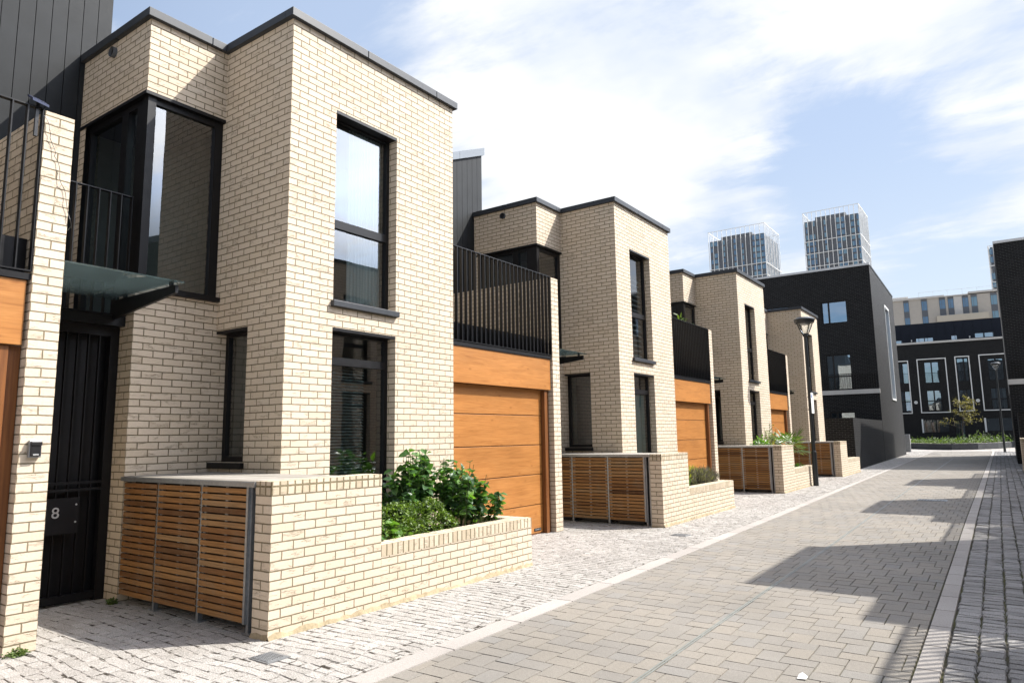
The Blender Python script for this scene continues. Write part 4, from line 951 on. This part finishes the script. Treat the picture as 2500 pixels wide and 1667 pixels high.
# distant towers with open white frames
def tower(x0, x1, y0, dy, zt, zroof, ncol, hz, label, seed, strips, ny=11, rz=0, pale=True):
    rn = random.Random(seed); w = x1-x0
    t_ = thing('tower_block', label, 'tower', (x0, y0, 0), 'distant tower blocks', rz)
    q = MB(); q.box(.5, w-.5, .5, dy-.5, 0, zroof, .5); q.box(w*.2, w*.75, 3, dy-3, zroof, zroof+2.2, .5); q.build('facade', 'taupe_panel', t_)
    q = MB(); t2 = .125
    for i in range(ncol+1):
        x = w*i/ncol; q.box(x-t2, x+t2, -t2, t2, 0, zt, .5); q.box(x-t2, x+t2, dy-t2, dy+t2, 0, zt, .5)
    for i in range(1, ny):
        yy = dy*i/ny
        for x in (0, w): q.box(x-t2, x+t2, yy-t2, yy+t2, 0, zt, .5)
    for z in [zt-t2]+hz:
        q.box(-t2, w+t2, -t2*1.1, t2*1.1, z-t2, z+t2, .5); q.box(-t2, w+t2, dy-t2*1.1, dy+t2*1.1, z-t2, z+t2, .5); q.box(-t2*1.1, t2*1.1, 0, dy, z-t2, z+t2, .5); q.box(w-t2*1.1, w+t2*1.1, 0, dy, z-t2, z+t2, .5)
    q.build('white_frame', 'white_paint', t_)
    z = zroof-3.0
    while z > zroof-27:
        for i in range(ncol):
            x = w*i/ncol; cw = w/ncol; k = strips[i % len(strips)]
            if k == 0 or rn.random() < .06: continue
            a, b_ = (.28, cw-.28) if k == 2 else ((.9, cw-.25) if k == 1 else (.25, cw*.45))
            mb = MB(); mb.mi = 0 if rn.random() < .6 else 1; mb.box(x+a, x+b_, .36, .5, z+.3, z+2.5, .5)
            if k == 2: mb.mi = 1 if rn.random() < .7 else 0; mb.box(x+a+.1, x+(a+b_)/2-.05, .26, .36, z+.5, z+2.3, .5)
            mb.build('window', ['blue_glass', 'pale_blue_glass'], t_)
        z -= 3.03
    for i in range(0, ny, 2):
        mb = MB(); mb.box(w-.5, w-.38, dy*i/ny+.5, dy*(i+1)/ny-.5, 0, zroof-.4, .5); mb.build('side_glazing', 'blue_glass', t_)
    return t_
S = 340/230
tx = lambda x: 6.17+(x-6.17)*S
tz = lambda z: 1.58+(z-1.58)*S
tower(tx(-72.77), tx(-53.9), 340, 27, tz(70.47), tz(67.1), 12, [tz(57.1), tz(57.1)-6.06, tz(57.1)-12.1, tz(57.1)-18.2], 'left tower block, the lower one seen farther from the lamp', 1, (1, 2, 0, 3, 0, 1, 0, 3, 0, 1, 2, 2))
tower(tx(-41.74), tx(-25.51), 340, 25.5, tz(71.05), tz(68.1), 12, [tz(61.4), tz(57.4), tz(53.2), tz(53.2)-6.1], 'right tower block, standing taller above the left black block', 2, (1, 2, 3, 0, 1, 0, 0, 2, 2, 0, 2, 1))
tower(5.7, 31, 300, 22, 67.4, 66.9, 16, [60, 54, 48, 42], 'distant tower peeping from behind the right black block', 3, (2, 1, 2, 2), 9, R(-4))

# raised gabion bed with the small tree
gb = thing('gabion_planter', 'dark gabion stone planter bed across the end of the street', 'planter')
arc = [(-9, 78), (-4, 74.2), (-1.0, 70.2), (.6, 67.6), (2.3, 65.9), (4.0, 67.4), (5.3, 70.6), (6.2, 74.6), (6.8, 78.6)]
q = MB(); tops = MB()
for (a, b_), (c_, e) in zip(arc, arc[1:]):
    for i in range(4):
        xa, ya, xb, yb = a+(c_-a)*i/4, b_+(e-b_)*i/4, a+(c_-a)*(i+1)/4, b_+(e-b_)*(i+1)/4
        q.poly([(xa, ya, 0), (xb, yb, 0), (xb, yb, .5), (xa, ya, .5)], .5)
q.build('gabion_wall', 'gravel_wire', gb)
q = MB()
for (a, b_), (c_, e) in zip(arc, arc[1:]):
    vx, vy = c_-a, e-b_; l_ = math.hypot(vx, vy); nx, ny_ = -vy/l_*.25, vx/l_*.25
    q.poly([(a, b_-.02, .505), (c_, e-.02, .505), (c_+nx, e+ny_, .505), (a+nx, b_+ny_, .505)], .5)
q.build('gabion_cap', 'pale_stone', gb)
q = MB(); q.poly([(x, y, .46) for x, y in arc], .5); q.build('planting_soil', 'soil', gb)
pts = []
while len(pts) < 3600:
    x, y = random.uniform(-4, 6.6), random.uniform(66.5, 77)
    ys_ = np.interp(x, [p[0] for p in arc], [p[1] for p in arc])
    if y > ys_+.25: pts.append((x, y, .46+abs(random.gauss(0, .17))*(1.7 if x > 3.4 else 1)))
wd = leaf_cloud('weed_cover', 'weed_leaf', pts, .20, None, .35, .5, -.7, .4); tag(wd, 'straggling green ground cover filling the gabion bed', 'ground cover', None, 'stuff')
tr = thing('small_tree', 'small sparse tree with yellow brown leaves in the gabion bed', 'tree', (2.79, 72, .46))
q = MB(); q.tube((0, 0, 0), (.06, 0, 1.25), .055, .045, 8); q.tube((.06, 0, 1.25), (.25, 0, 2.6), .045, .03, 8); q.tube((.25, 0, 2.6), (.5, 0, 3.9), .03, .01, 6); tips = []
for i in range(30):
    h = random.uniform(1.2, 3.6); b0 = Vector((.06+.14*(h-1.25), 0, h)); an = random.uniform(0, 6.283); ln = random.uniform(.6, 1.1)*np.interp(h, [1.2, 1.9, 3.6], [1.7, 1.5, .6])
    tp = b0+Vector((math.cos(an)*ln, math.sin(an)*ln, random.uniform(.05, .55)*ln+.1)); q.tube(b0, tp, .016, .005, 5, False); tips.append((b0, tp))
    for j in range(3):
        s0 = b0.lerp(tp, random.uniform(.4, .9)); e0 = s0+Vector((random.gauss(0, .25), random.gauss(0, .25), random.uniform(0, .3))); q.tube(s0, e0, .007, .003, 4, False); tips.append((s0, e0))
q.build('trunk', 'bark', tr)
LP = []
for a, b_ in tips:
    for j in range(9): LP.append(a.lerp(b_, random.uniform(.35, 1.08))+Vector((random.gauss(0, .08), random.gauss(0, .08), random.gauss(0, .06))))
leaf_cloud('crown', 'tree_leaf', LP, .12, tr, .5, .4, .2)
